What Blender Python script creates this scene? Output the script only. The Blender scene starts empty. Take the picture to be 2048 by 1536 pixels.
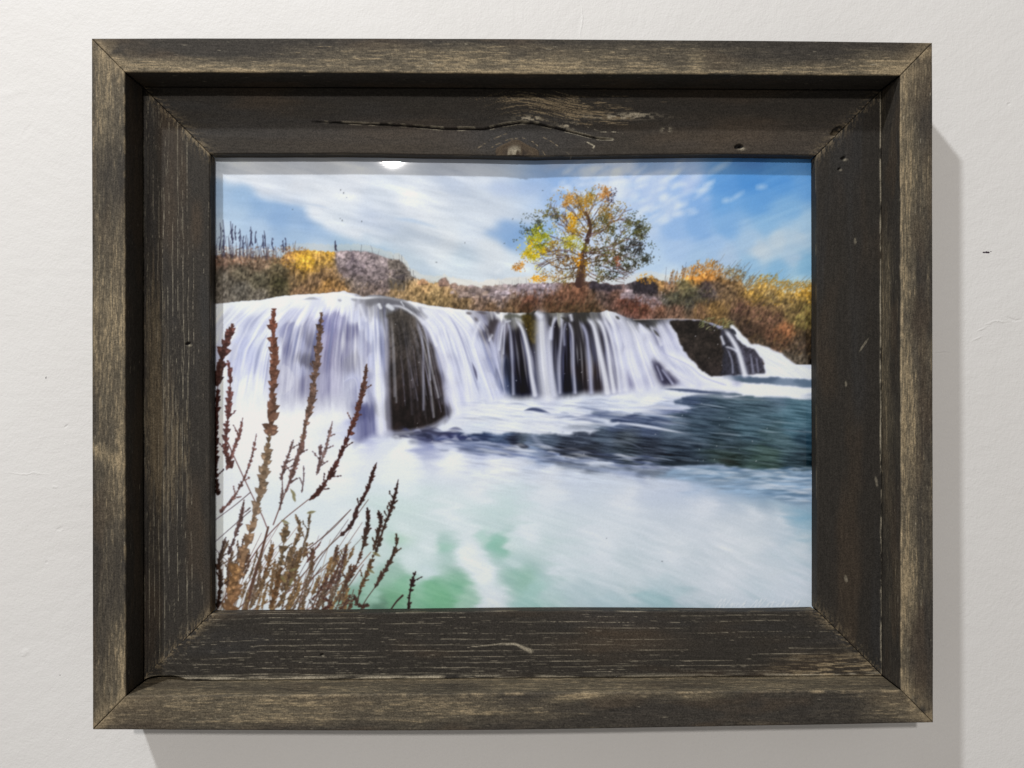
import bpy, math, random
import numpy as np
from mathutils import Matrix, Vector

# A weathered barn-wood frame with a glossy waterfall print, hanging on a painted wall.
# Units: metres in Blender; the builders work in millimetres (x right, y up, z out of the wall).
MM = 0.001
HANG = 1.5                       # height of the picture's centre above the (unseen) floor
scene = bpy.context.scene
col = scene.collection

# ---------------------------------------------------------------- camera
cam_d = bpy.data.cameras.new('camera'); cam = bpy.data.objects.new('camera', cam_d); col.objects.link(cam)
cam_d.sensor_width = 36.0; cam_d.lens = 1538.0 / 2048 * 36
cam_d.clip_start = 0.01; cam_d.clip_end = 50
cam.matrix_world = (Matrix.Translation((-0.0091, -0.50826, HANG - 0.0004)) @ Matrix.Rotation(math.radians(-0.8417), 4, 'Z')
                    @ Matrix.Rotation(math.radians(90 - 0.0034), 4, 'X') @ Matrix.Rotation(math.radians(-0.09), 4, 'Z'))
scene.camera = cam

# ---------------------------------------------------------------- light of the room
w = bpy.data.worlds.new('World'); scene.world = w; w.use_nodes = True
bg = w.node_tree.nodes['Background']
bg.inputs['Color'].default_value = (1.0, 0.935, 0.87, 1); bg.inputs['Strength'].default_value = 0.245

def lamp(name, pos, size, watts, colour):
    d = bpy.data.lights.new(name, 'AREA'); d.shape = 'DISK'; d.size = size; d.energy = watts; d.color = colour
    o = bpy.data.objects.new(name, d); col.objects.link(o)
    o.location = (pos[0] * MM, -pos[2] * MM, HANG + pos[1] * MM)
    o.rotation_euler = (Vector((0, 0, HANG)) - o.location).to_track_quat('-Z', 'Y').to_euler()
    return o
lamp('ceiling_lamp', (-914, 1638, 1228), 0.105, 31.0, (0.975, 0.99, 1.0))        # high on the left: the long shadow
lamp('hall_lamp', (-326, 676, 1766), 0.070, 13.5, (1.0, 0.945, 0.89))            # behind the viewer: short shadow, glint on the print

vs = scene.view_settings
vs.view_transform = 'Standard'; vs.look = 'None'; vs.exposure = 0.0; vs.gamma = 1.0; vs.use_curve_mapping = False

# ---------------------------------------------------------------- PAINT BEGIN
# A small numpy raster kit.  The flat photographic print is designed on a sheet
# PW x PH (sheet origin PX0, PY0), wood and print colours end up as colour attributes.
RNG = np.random.RandomState(7)
_LAT = [np.random.RandomState(100 + i).rand(256, 256) for i in range(8)]

def vnoise(x, y, seed=0):
    x = np.asarray(x, float) + seed * 17.31
    y = np.asarray(y, float) + seed * 9.77
    L = _LAT[seed % 8]
    xi = np.floor(x).astype(int); yi = np.floor(y).astype(int)
    fx = x - xi; fy = y - yi
    fx = fx * fx * (3 - 2 * fx); fy = fy * fy * (3 - 2 * fy)
    x0 = xi & 255; x1 = (xi + 1) & 255; y0 = yi & 255; y1 = (yi + 1) & 255
    a = L[y0, x0] * (1 - fx) + L[y0, x1] * fx
    b = L[y1, x0] * (1 - fx) + L[y1, x1] * fx
    return a * (1 - fy) + b * fy

def fbm(x, y, octaves=4, seed=0, gain=0.5):
    s = 0.0; a = 1.0; t = 0.0
    for o in range(octaves):
        s = s + a * vnoise(x * 2 ** o, y * 2 ** o, seed + o)
        t += a; a *= gain
    return s / t

def sstep(e0, e1, v):
    t = np.clip((v - e0) / (e1 - e0), 0, 1)
    return t * t * (3 - 2 * t)

def hexc(h):
    return np.array([int(h[i:i + 2], 16) / 255 for i in (0, 2, 4)])

def lin(c):
    c = np.clip(c, 0, 1)
    return np.where(c <= 0.04045, c / 12.92, ((c + 0.055) / 1.055) ** 2.4)

def blur(a, s):
    if s <= 0: return a
    r = max(1, int(3 * s)); k = np.exp(-0.5 * (np.arange(-r, r + 1) / s) ** 2); k /= k.sum()
    for ax in (0, 1):
        pad = [(0, 0)] * a.ndim; pad[ax] = (r, r)
        p = np.pad(a, pad, mode='edge'); o = 0
        for i, w in enumerate(k):
            sl = [slice(None)] * a.ndim; sl[ax] = slice(i, i + a.shape[ax])
            o = o + w * p[tuple(sl)]
        a = o
    return a

PX0, PY0, PW, PH = 420, 296, 1220, 940
IMG = np.zeros((PH, PW, 3))
XX, YY = np.meshgrid(np.arange(PW) + PX0 + 0.5, np.arange(PH) + PY0 + 0.5)

def parse(s):
    out = []
    for t in s.split():
        x, y, h = t.split(',')
        out.append((float(x), float(y), hexc(h)))
    return out

def field(s, X, Y, step=4, p=3.4, eps=7.0):
    """smooth colour field through scattered swatches"""
    P = parse(s)
    gx = np.arange(PX0 - 40, PX0 + PW + 44, step); gy = np.arange(PY0 - 40, PY0 + PH + 44, step)
    GX, GY = np.meshgrid(gx, gy)
    num = np.zeros(GX.shape + (3,)); den = np.zeros(GX.shape)
    for x, y, c in P:
        w = 1.0 / ((GX - x) ** 2 + (GY - y) ** 2 + eps ** 2) ** (p / 2)
        num += w[..., None] * c; den += w
    F = num / den[..., None]
    fx = np.clip((X - gx[0]) / step, 0, len(gx) - 1.001); fy = np.clip((Y - gy[0]) / step, 0, len(gy) - 1.001)
    xi = fx.astype(int); yi = fy.astype(int); fx = (fx - xi)[..., None]; fy = (fy - yi)[..., None]
    return (F[yi, xi] * (1 - fx) + F[yi, xi + 1] * fx) * (1 - fy) + (F[yi + 1, xi] * (1 - fx) + F[yi + 1, xi + 1] * fx) * fy

def put(mask, col):
    global IMG
    IMG = IMG * (1 - mask[..., None]) + mask[..., None] * col

def poly(pts, soft=0.8, jit=0.0, seed=0):
    P = np.array(pts, float)
    b0 = max(0, int(P[:, 0].min() - PX0 - 14)); b1 = min(PW, int(P[:, 0].max() - PX0 + 14))
    c0 = max(0, int(P[:, 1].min() - PY0 - 14)); c1 = min(PH, int(P[:, 1].max() - PY0 + 14))
    if b1 <= b0 or c1 <= c0: return np.zeros((PH, PW))
    xs = XX[c0:c1, b0:b1]; ys = YY[c0:c1, b0:b1]
    if jit:
        j1 = jit * (fbm(xs / 9, ys / 9, 3, seed) - .5) * 2; j2 = jit * (fbm(xs / 9 + 50, ys / 9, 3, seed) - .5) * 2
        xs = xs + j1; ys = ys + j2
    ins = np.zeros(xs.shape, bool)
    for (x0, y0), (x1, y1) in zip(P, np.roll(P, -1, 0)):
        if y0 == y1: continue
        ins ^= ((y0 > ys) != (y1 > ys)) & (xs < (x1 - x0) * (ys - y0) / (y1 - y0) + x0)
    m = np.zeros((PH, PW)); k = int(3 * soft) + 2
    m[c0:c1, b0:b1] = ins
    q0, q1, r0, r1 = max(0, c0 - k), min(PH, c1 + k), max(0, b0 - k), min(PW, b1 + k)
    m[q0:q1, r0:r1] = blur(m[q0:q1, r0:r1], soft)
    return m

def spline(pts, n=10):
    P = np.array(pts, float)
    if len(P) < 3: 
        t = np.linspace(0, 1, n)[:, None]; return P[0] * (1 - t) + P[-1] * t
    Q = np.vstack([2 * P[0] - P[1], P, 2 * P[-1] - P[-2]]); out = []
    for i in range(1, len(Q) - 2):
        t = np.linspace(0, 1, n, endpoint=False)[:, None]
        a, b, c, d = Q[i - 1:i + 3]
        out.append(.5 * ((2 * b) + (-a + c) * t + (2 * a - 5 * b + 4 * c - d) * t ** 2 + (-a + 3 * b - 3 * c + d) * t ** 3))
    return np.vstack(out + [P[-1:]])

def stroke(pts, w0, w1, col, alpha=1.0, soft=1.2, smooth=True, fade=0.0, taper=False, ease=0.0):
    P = spline(pts) if smooth and len(pts) > 2 else np.array(pts, float)
    n = len(P); W = np.linspace(w0, w1, n) / 2
    if taper:
        if n < 8: P = np.array([P[0] + (P[-1] - P[0]) * k / 9 for k in range(10)]) if n == 2 else P; n = len(P); W = np.linspace(w0, w1, n) / 2
        W = W * np.sin(np.pi * np.linspace(.02, .98, n)) ** .8 - soft * .5 * (1 - np.sin(np.pi * np.linspace(0, 1, n)))
    m_ = max(w0, w1) / 2 + soft + 2
    b0 = max(0, int(P[:, 0].min() - PX0 - m_)); b1 = min(PW, int(P[:, 0].max() - PX0 + m_ + 2))
    c0 = max(0, int(P[:, 1].min() - PY0 - m_)); c1 = min(PH, int(P[:, 1].max() - PY0 + m_ + 2))
    if b1 <= b0 or c1 <= c0: return
    M = np.zeros((c1 - c0, b1 - b0))
    for i in range(n - 1):
        (ax, ay), (bx, by) = P[i], P[i + 1]
        e0 = max(b0, int(min(ax, bx) - PX0 - m_)); e1 = min(b1, int(max(ax, bx) - PX0 + m_ + 2))
        f0 = max(c0, int(min(ay, by) - PY0 - m_)); f1 = min(c1, int(max(ay, by) - PY0 + m_ + 2))
        if e1 <= e0 or f1 <= f0: continue
        x = XX[f0:f1, e0:e1]; y = YY[f0:f1, e0:e1]
        dx, dy = bx - ax, by - ay; L = dx * dx + dy * dy + 1e-9
        t = np.clip(((x - ax) * dx + (y - ay) * dy) / L, 0, 1)
        d = np.hypot(x - ax - t * dx, y - ay - t * dy); w = W[i] + t * (W[i + 1] - W[i])
        k = np.clip((w - d) / soft + .5, 0, 1)
        g = (i + t) / (n - 1)
        if fade: k = k * np.clip((1 - g) / fade, 0, 1)
        if ease: k = k * np.clip(.12 + g / ease, 0, 1)
        S = M[f0 - c0:f1 - c0, e0 - b0:e1 - b0]; np.maximum(S, k, out=S)
    M = (M * alpha)[..., None]
    IMG[c0:c1, b0:b1] = IMG[c0:c1, b0:b1] * (1 - M) + M * np.asarray(col)

def dab(x, y, L, w, ang, col, alpha=1.0, tear=False, soft=.9):
    r = L / 2 + 2; b0 = int(x - r - PX0); b1 = int(x + r - PX0 + 2); c0 = int(y - r - PY0); c1 = int(y + r - PY0 + 2)
    b0 = max(b0, 0); c0 = max(c0, 0); b1 = min(b1, PW); c1 = min(c1, PH)
    if b1 <= b0 or c1 <= c0: return
    X = XX[c0:c1, b0:b1] - x; Y = YY[c0:c1, b0:b1] - y
    ca, sa = np.cos(ang), np.sin(ang)
    u = (X * ca + Y * sa) / (L / 2); v = (-X * sa + Y * ca) / (w / 2)
    if tear: v = v / np.clip(0.95 - .55 * u * u - .42 * u, .1, 2)
    d = np.sqrt(u * u + v * v)
    k = (np.clip((1 - d) * (w / 2) / soft + .5, 0, 1) * alpha)[..., None]
    IMG[c0:c1, b0:b1] = IMG[c0:c1, b0:b1] * (1 - k) + k * np.asarray(col)

def curve(s, x):
    P = np.array([[float(v) for v in t.split(',')] for t in s.split()])
    return np.interp(x, P[:, 0], P[:, 1])

def pts(s):
    return [tuple(float(v) for v in t.split(',')) for t in s.split()]

# ---- sky
SKY = """440,330,d2d8dd 560,325,dcdfe2 470,350,e2e6ea 450,376,a9c6e2 480,388,9fc0e0 520,403,94b8de 560,430,8fb3db 620,440,95b7dd 645,458,a3c1e0
470,430,b5cfe6 450,460,c9dcea 520,460,b5cee6 600,478,a9c6e2 690,494,a9c7de 730,500,b0cbde 560,492,d8e4ec 450,490,e2e8ec 640,492,bcd2e6
500,362,e6e8ea 540,375,e4e7ea 600,370,e4e6e8 560,396,e0e5ea 640,402,e4e7e9 700,380,e8eaec 620,426,e5e8ea 600,408,dde3ea 680,452,dde3e8 740,430,d3dbe6 760,400,e0e5ea
820,408,f2f3f3 850,425,eef0f0 780,455,d5dde6 720,472,dde2e6 660,440,dfe4e8 800,482,d2dae0 860,472,dbe1e5 900,490,dfe3e4 950,420,dee4ea 1000,417,ccd8e9 1060,420,d3deea
1100,395,aac4e6 1000,375,b6c8e6 950,382,c6d3e7 900,370,d3dbe6 880,395,e5e9ec 1050,370,a8c1e6 1120,362,9dbce4 1180,360,b5cbe8 1200,385,c7d6ea
970,466,8fb3de 1010,452,8cb2df 1040,470,83adde 1020,486,88b0de 1055,492,9abfe2 985,445,a9c3e2 955,450,c9d6e6 940,470,d6dee6 1080,450,9dbfe4
1040,515,dde5e9 980,502,e0e5e7 920,512,cdd9e0 870,522,c3d2dd 820,532,c6d5de 900,552,c8dae2 1000,552,cfe0e8 1050,545,c2d6e8 760,507,d7dfe3 800,515,d0dadf
1240,370,d7e1ee 1260,350,bfd0ea 1290,390,bdd0ec 1320,370,c6d6ee 1350,360,a6c3ea 1380,372,bdd0ee 1330,420,c3d5ec 1300,440,c5d7ec 1400,400,8fb8e6
1450,370,70a7de 1500,362,66a1da 1560,360,70a8dd 1610,370,7cafde 1450,410,7aaee0 1520,410,74aadd 1580,420,90bce0 1400,450,8fb7e3 1350,460,a1c2e8
1460,450,8ab6e1 1540,450,95bfe1 1610,450,aecde3 1350,500,b3cdea 1430,490,abc9e8 1500,480,b0cce4 1560,480,c9d8e0 1600,470,bfd3e0 1450,510,b9cfe4 1520,500,ccd9e0
1580,512,b7cfe0 1400,530,b0cce6 1500,530,a0c5e0 1560,540,95c0dd 1610,530,8fbdd9 1500,557,a8cce0 1600,565,b8d6e2 1320,530,c3d9ee 1340,555,d3e3ee
1150,480,c9d8ee 1200,520,d3dfee 1120,540,d6e2ec 1250,540,cfdeee
650,318,d6d9dc 900,322,c6ccd6 1100,322,b4c4dc 1300,325,9db8dc 1500,322,6496cf 1620,322,6ea3d6"""
wx = XX + 26 * (fbm(XX / 90, YY / 34, 4, 1) - .5); wy = YY + 18 * (fbm(XX / 110, YY / 30, 4, 2) - .5)
def wmask(ps, ax, ay, soft, lx=60, ly=14, sh=.35, seed=2):
    global XX, YY
    x_, y_ = XX, YY; v = y_ - sh * x_
    XX = x_ + ax * (fbm(x_ / lx, v / ly, 4, seed, .55) - .5); YY = y_ + ay * (fbm(x_ / lx + 9, v / ly, 4, seed + 3, .55) - .5)
    m = poly(pts(ps), soft); XX, YY = x_, y_
    return m
_sk = [t for t in SKY.split()]; _blue = lambda t: (lambda c: c[2] - c[0] > .085)(hexc(t.split(',')[2]))
_lt = lambda t: float(t.split(',')[0]) < 1110
IMG = field(SKY, wx, wy, p=4.2, eps=10)
cl_ = field(' '.join(t for t in _sk if not (_lt(t) and _blue(t))), wx, wy, p=3.6, eps=14)
bl_ = field(' '.join(t for t in _sk if (not _lt(t)) or _blue(t)), wx, wy, p=3.6, eps=14)
bm_l = wmask("400,362 452,354 482,369 514,377 517,389 548,400 590,405 610,414 607,430 642,450 690,470 745,488 800,503 850,528 900,575 400,620", 90, 20, 6.0)
bm_r = wmask("957,468 988,447 1020,437 1075,440 1130,446 1130,512 1062,508 1040,499 1010,491 982,479", 80, 18, 6.0)
bm_t = .75 * wmask("960,372 1010,364 1080,360 1140,352 1140,408 1080,404 1020,392 975,388", 60, 18, 6)
bm_h = .55 * wmask("690,488 735,492 762,500 720,503", 20, 5, 2.5) + .5 * wmask("790,437 830,438 872,450 880,456 830,447", 20, 5, 2.2)
bmk = np.clip(np.maximum(np.maximum(bm_l, bm_r), np.maximum(bm_t, bm_h)), 0, 1)
bg_ = bl_.mean(2, keepdims=True); bl_ = bg_ + (bl_ - bg_) * .82
sky2 = cl_ * (1 - bmk[..., None]) + bl_ * bmk[..., None]
kx = sstep(1130, 1060, XX)[..., None]
IMG = IMG * (1 - kx) + sky2 * kx
IMG = IMG - (np.array([.05, .035, .012]) * (sstep(1380, 1560, XX) * sstep(470, 340, YY))[..., None])
IMG = IMG * np.array([.955, .968, .985])
# soft grey modelling inside the cloud
cg = fbm((XX * .96 + YY * .28) / 120, (YY * .96 - XX * .28) / 20, 4, 5) - .5
IMG = IMG + (cg * .20 * kx[..., 0] * (1 - bmk))[..., None] * np.array([1.1, 1.0, .8])
# cloud filaments: gentle sideways streaks on the left, slanting cirrus on the right
st = fbm(XX / 70 + YY / 60, YY / 7 - XX / 60, 4, 3) - .5
IMG += (st * .055 * sstep(1050, 900, XX))[..., None]
cir = fbm((XX * .94 - YY * .34) / 85, (XX * .36 + YY * .93) / 6.5, 4, 4) - .5
IMG += (cir * .055 * sstep(1250, 1450, XX))[..., None] * np.array([1.1, .9, .55])
# crisp lower edges of the big cloud
for P_, w_, a_ in ((pts("462,350 490,362 514,371 516,378"), 7, .5), (pts("516,386 530,396 570,402 610,412"), 12, .6), (pts("612,428 640,440 690,462 760,488 820,505"), 16, .55),
                   (pts("608,425 616,420 650,428"), 9, .6), (pts("690,440 760,440 860,460 940,480 1010,498 1060,510"), 15, .45)):
    stroke(P_, w_ * .7, w_ * .7, hexc('eceef0'), a_ * .45, soft=w_ * .9, taper=True)
stroke(pts("788,438 815,440 845,446 880,456"), 7, 2, hexc('a3bbdc'), .4, soft=8, taper=True)
stroke(pts("600,405 640,412 665,420"), 5, 2, hexc('b9c8dc'), .6, soft=5, taper=True)
stroke(pts("515,378 540,386 570,390"), 4, 2, hexc('c3ccd6'), .5, soft=4, taper=True)
rs = np.random.RandomState(5)
for i in range(230):
    x = rs.uniform(1120, 1430); y = rs.uniform(318, 446)
    if (x - 1290) / 150 + abs(y - 385) / 90 > 1.15: continue
    dab(x, y, rs.uniform(12, 30), rs.uniform(5, 11), -.4 + rs.uniform(-.3, .3), hexc('eaf0f6') if rs.rand() < .62 else hexc('8fb6e6'), rs.uniform(.1, .42), soft=7)
for x, y, l, w, a in ((1240, 369, 42, 17, -.1), (1270, 392, 20, 12, -.5), (1328, 395, 18, 14, -1), (1290, 418, 30, 9, -.5), (1137, 378, 15, 15, 0), (1206, 368, 26, 9, .1), (1160, 385, 18, 8, 0),
                     (1410, 378, 30, 9, -.4), (1523, 374, 20, 10, -.1), (1453, 401, 16, 9, -.2), (1475, 392, 24, 7, -.6), (1350, 345, 40, 14, -.6), (1250, 335, 50, 18, -.5), (1180, 340, 40, 16, -.4), (1440, 335, 44, 12, -.5), (998, 542, 18, 7, -.5)):
    dab(x, y, l, w, a, hexc('eef2f5'), .36, soft=8)

# ---- far bank: silhouette and bush colours
TOP = "420,512 450,508 500,512 560,516 575,506 600,500 640,502 672,503 690,502 720,503 750,508 775,518 800,522 815,538 820,552 838,560 846,565 884,566 888,560 896,568 930,573 960,578 975,573 1000,573 1030,569 1060,567 1090,566 1160,566 1190,562 1205,569 1230,571 1250,569 1268,562 1290,555 1310,557 1330,563 1355,563 1362,556 1380,547 1400,540 1420,537 1440,547 1460,556 1480,553 1492,577 1510,567 1530,563 1550,572 1580,577 1610,575 1640,572"
BANK = """440,520,7a6358 440,560,6a6862 440,600,73716c 480,520,8a7262 480,545,666254 480,580,6e6e6a 520,530,7d6a5a 520,560,636252 520,595,74726c 560,540,6a634c 560,565,46462f 560,590,5c5944
575,520,b98a4a 590,530,9c7d4a 590,560,7e6a4c 600,510,dcab36 615,520,e6b935 612,532,d2a23c 640,520,c9a04a 660,510,d8a938 650,545,96795a 630,560,8a7054 600,585,886c52 655,570,b88a48 680,575,b98e55 670,590,a07a55
682,515,a399a6 700,530,918a9c 720,518,a39ca8 706,522,6f6880 740,530,a099a6 760,535,aaa3b0 780,545,867d82 800,535,84807c 815,545,6e6a68 740,555,8f8790 720,560,938a8c 700,560,93877f 740,580,877a7a 770,575,8a7d82 788,562,5a5656 800,570,77736f
790,585,b3966a 820,580,bb9c6c 850,578,c6a26e 870,590,a58e62 860,605,87754f 890,600,917c54 900,585,bc9b6c 840,595,a98f63 930,602,86704f 910,615,836e4c
910,575,9a8884 930,585,a09292 950,580,837880 970,585,8c8088 990,580,9d96a8 1010,585,aea8bc 1000,600,83777a 960,602,836f66 1040,580,9a93a4 1060,575,a8a1b6 1085,580,9a94ae 1100,572,8f8598
1030,600,7c6450 1060,598,7a5244 1100,595,7c5a48 1130,586,86604e 1160,588,835a46 1180,600,77604c 1100,615,58442f 1140,615,564630 1180,620,54442f 1050,620,5b422c 1020,620,705a42 980,615,7a624c
1200,570,443e4a 1220,577,544a58 1200,590,6a5a58 1230,590,7a5a50 1250,600,7c4c40 1270,610,7c483c 1290,615,7e4c3e 1320,620,7e5a48 1350,625,8a6a5a 1290,568,302e3a 1270,575,423e48 1300,585,4a4650 1258,588,a69db0 1288,600,ac9fb0 1310,606,9a8a98
1330,600,545650 1350,595,505448 1340,575,8e6a50 1320,568,b08850 1370,570,7c7650 1380,585,666850 1400,592,565850 1380,605,545652 1380,555,d08c30 1400,557,cc8a38 1420,547,d08e40 1410,575,60545c 1425,590,5e5658 1450,560,8d6c40 1440,582,786452 1460,585,8a7254
1480,573,9a7c4c 1500,577,c89e3e 1520,580,b49444 1540,592,8f8052 1560,582,be9c46 1600,582,c69c36 1622,586,b48c2e 1580,602,9a8450 1610,612,8a783c 1400,620,8a6a50 1430,615,967642 1440,630,8a6e42 1480,620,7f5c50 1470,640,54443c
1520,630,8c6654 1550,640,7c5c4c 1580,630,867446 1600,640,988848 1622,640,62562e 1500,660,4c3c34 1540,670,684a3a 1570,660,b0724a 1560,690,6a5040 1600,690,564a40 1620,680,30281f 1600,720,645e54 1628,720,241f1a 1520,690,4e4438 1455,655,6f6a42 1570,720,6a645c"""
jx = XX + 9 * (fbm(XX / 9, YY / 9, 3, 1) - .5); jy = YY + 12 * (fbm(XX / 8, YY / 8, 3, 3) - .5)
bank = field(BANK, jx, jy, p=4.0, eps=5)
tex = fbm(XX / 3.6, YY / 4.4, 3, 5) - .5
tex2 = fbm((XX + .35 * YY) / 2.6, YY / 9, 3, 6) - .5
grey_ = bank.mean(2, keepdims=True)
bank = (grey_ + (bank - grey_) * .80) * (.97 + 1.15 * tex[..., None] + .75 * tex2[..., None])
top_y = curve(TOP, XX) + 7 * (fbm(XX / 5, YY / 40, 3, 2) - .5)
bank = bank * (.84 + .40 * fbm(XX / 17, YY / 13, 3, 4))[..., None]
rag = 1.0 + 2.6 * sstep(1300, 1360, XX) + 2.0 * sstep(600, 540, XX)
put(np.clip((YY - top_y) / (1.6 * rag) + .5 + 2.6 * (rag - 1) / 2.6 * (fbm(XX / 2.6, YY / 4.2, 3, 1) - .5) * (np.abs(YY - top_y) < 14), 0, 1), bank)

rs = np.random.RandomState(11)
def scatter(n, x0, x1, y0, y1, cols, l=(2, 5), w=(1.4, 3), a=(.5, .95), ang=None, ell=True):
    cs = [hexc(c) for c in cols.split()]
    for i in range(n):
        if ell:
            r = np.sqrt(rs.rand()); t = rs.rand() * 6.283
            x = (x0 + x1) / 2 + r * np.cos(t) * (x1 - x0) / 2; y = (y0 + y1) / 2 + r * np.sin(t) * (y1 - y0) / 2
        else:
            x = rs.uniform(x0, x1); y = rs.uniform(y0, y1)
        c = cs[rs.randint(len(cs))]; c = (c.mean() + (c - c.mean()) * .84) * rs.uniform(.75, 1.15)
        dab(x, y, rs.uniform(*l) * .85, rs.uniform(*w) * .85, rs.rand() * 3.14 if ang is None else ang + rs.uniform(-.4, .4), c, rs.uniform(*a))
def twigs(n, x0, x1, yb, h0, h1, cols, lean=.0, w=(.8, 1.8), a=(.45, .9)):
    cs = [hexc(c) for c in cols.split()]
    for i in range(n):
        x = rs.uniform(x0, x1); h = rs.uniform(h0, h1); y = (yb(x) if callable(yb) else yb) + rs.uniform(0, 8)
        ln = lean + rs.uniform(-.22, .22)
        stroke([(x, y), (x + ln * h * .5 + rs.uniform(-1, 1), y - h * .5), (x + ln * h, y - h)], rs.uniform(*w), .6, cs[rs.randint(len(cs))], rs.uniform(*a), soft=1)
tp = lambda x: float(curve(TOP, x))
# left shrubs and their dark seed stalks
scatter(420, 420, 585, 492, 530, "8a5c4a 7a5040 9a6a55 6a5a48 b8937c e6dcd6 5c4c3c", (2, 5), (1.3, 3), (.35, .85), ell=False)
twigs(70, 424, 540, tp, 14, 44, "3a3850 2e2c40 4c4a5c 5a4a4a")
twigs(40, 500, 600, tp, 8, 26, "4a4658 5c5260 6a5a52", w=(.7, 1.3))
for x, y0, y1 in ((441, 446, 500), (447, 440, 498), (462, 443, 480), (466, 448, 486), (472, 452, 480), (480, 458, 482), (488, 472, 496), (502, 454, 492), (504, 462, 490), (512, 464, 486), (526, 470, 496), (529, 462, 492), (545, 476, 500), (566, 482, 505), (572, 477, 500), (672, 486, 502), (671, 482, 500)):
    stroke([(x, y0), (x + rs.uniform(-2, 2), (y0 + y1) / 2), (x + rs.uniform(-2, 3), y1)], 1.2, 2.6, hexc('393850'), .8, soft=1)
    for k in range(4):
        dab(x + rs.uniform(-2, 2), rs.uniform(y0, y1), 5, 2, 1.57 + rs.uniform(-.4, .4), hexc('34344a'), .7)
scatter(900, 425, 590, 515, 606, "4a4a3a 5a5a48 767466 8e8c80 3e3e30 6a5c4e 9a948a", (2, 4), (1.2, 2.2), (.25, .6), ell=False)
# gold bush, grasses
scatter(330, 566, 680, 500, 545, "f0c030 e0a828 c88a2a ffd24a a87838 8a6a3a 7a6248 9a7c44", (2, 5), (1.4, 3), (.3, .8))
scatter(160, 630, 685, 508, 548, "b8944c a88450 8a7048 c8a050", (2, 5), (1.2, 2.6), (.4, .8))
scatter(120, 560, 620, 492, 512, "c88a3a d89c40 a87444 8a5c3c", (2, 4), (1.2, 2.2), (.3, .8))
scatter(90, 590, 630, 508, 540, "f6c82e ffd440 e6b020", (3, 5), (2, 3), (.5, .9))
scatter(380, 580, 700, 535, 596, "a8824e 8a6a4a c09858 7a6250 d0a860 6a5648", (3, 8), (1, 2), (.3, .7), ang=1.5, ell=False)
scatter(420, 700, 800, 545, 594, "a89a98 7a6c70 8a7a70 c0b4b8 5a4e54 b0986a", (2, 7), (1, 2), (.25, .6), ang=1.4, ell=False)
# boulder: cracks, ledges
bp_ = poly(pts("671,504 700,502 740,505 776,518 778,545 772,562 744,566 716,560 694,556 676,540"), 1.6, 4, 3)
bc_ = field("682,512,a79fa9 700,528,9c95a2 705,520,7d768a 720,512,aaa3ad 740,528,a8a1ab 762,530,b2abb5 775,545,8e868c 740,555,938b92 710,552,958c90 690,545,9a9096", XX + 10 * (fbm(XX / 12, YY / 9, 3, 2) - .5), YY + 10 * (fbm(XX / 9, YY / 12, 3, 5) - .5), p=3, eps=6)
put(bp_ * .9, bc_ * (1 + .45 * (fbm(XX / 6, YY / 5, 4, 6) - .5)[..., None] + .25 * tex[..., None]))
for p_ in ("690,512 720,514 760,519", "684,524 698,530", "745,512 742,524 748,536", "672,505 700,502 740,505 775,517 800,520", "700,505 704,520 700,535 706,542", "728,518 750,520 772,524", "775,524 772,545 776,560", "700,528 720,540 740,548", "790,520 795,538 815,541", "776,540 800,541 815,538", "742,535 745,550", "760,550 775,557 790,555"):
    stroke(pts(p_), 1.2, .8, hexc('5a5260'), .4, soft=1.4)
for P_, c_ in (("672,506 700,504 704,520 690,535 677,530", 'b3aab4'), ("704,506 745,508 748,522 728,526 710,520", 'a89fa9'), ("748,509 776,519 772,540 752,532", 'bcb4bd'), ("690,536 706,524 728,528 730,548 706,552", '8f8793'), ("730,528 752,534 772,542 770,560 738,556", 'a39ba4'), ("676,534 690,538 704,552 690,556", '857b80')):
    put(poly(pts(P_), 1.5, 4, 2) * .75, hexc(c_) * (1 + .5 * (fbm(XX / 4, YY / 5, 3, 6) - .5)[..., None]))
for P_ in ("703,505 706,520 691,536 700,552", "706,521 728,527 752,533 773,542", "748,508 750,533", "729,528 732,550", "691,537 672,530"):
    stroke(pts(P_), 1.4, 1, hexc('544c5a'), .4, soft=1.6)
put(poly(pts("774,521 792,519 797,539 778,541"), .8) * .9, hexc('8c8783') * (1 + .5 * tex[..., None]))
put(poly(pts("788,521 797,519 808,527 817,538 806,541 795,538"), .7) * .9, hexc('7a7673') * (1 + .5 * tex[..., None]))
put(poly(pts("806,542 820,542 822,551 812,553"), .7) * .9, hexc('6a6766'))
put(poly(pts("786,552 810,548 812,562 790,556"), .8) * .9, hexc('565358'))
put(poly(pts("776,556 790,557 806,566 808,580 778,580"), 1.2) * .8, hexc('6b6864') * (1 + .6 * tex[..., None]))
stroke(pts("772,547 785,556 800,562"), 2, 1.5, hexc('b8b0ae'), .7); stroke(pts("790,553 806,547 818,544"), 2, 2, hexc('a8a29e'), .7)
stroke(pts("811,553 812,572"), 2, 1.5, hexc('b0a89c'), .7)
scatter(120, 690, 775, 506, 550, "b4aebc 8a8294 c0bac6 6e667a", (3, 8), (1.5, 3), (.25, .6))
rdg = 1 - np.abs(2 * fbm(XX / 11, YY / 8, 4, 2, .6) - 1); rdg2 = 1 - np.abs(2 * fbm(XX / 5, YY / 4, 3, 5, .6) - 1)
om = poly(pts("671,504 700,502 740,505 776,518 800,521 818,540 812,560 800,575 770,578 720,570 690,560 674,545"), 3, 5, 3)[..., None]
IMG = IMG * (1 - om * np.clip(.30 * sstep(.80, .98, rdg) + .16 * sstep(.80, .98, rdg2), 0, .45)[..., None]) + om * (.10 * (fbm(XX / 9, YY / 6, 3, 6) - .5)[..., None] + np.array([.035, .035, .045]))
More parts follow.
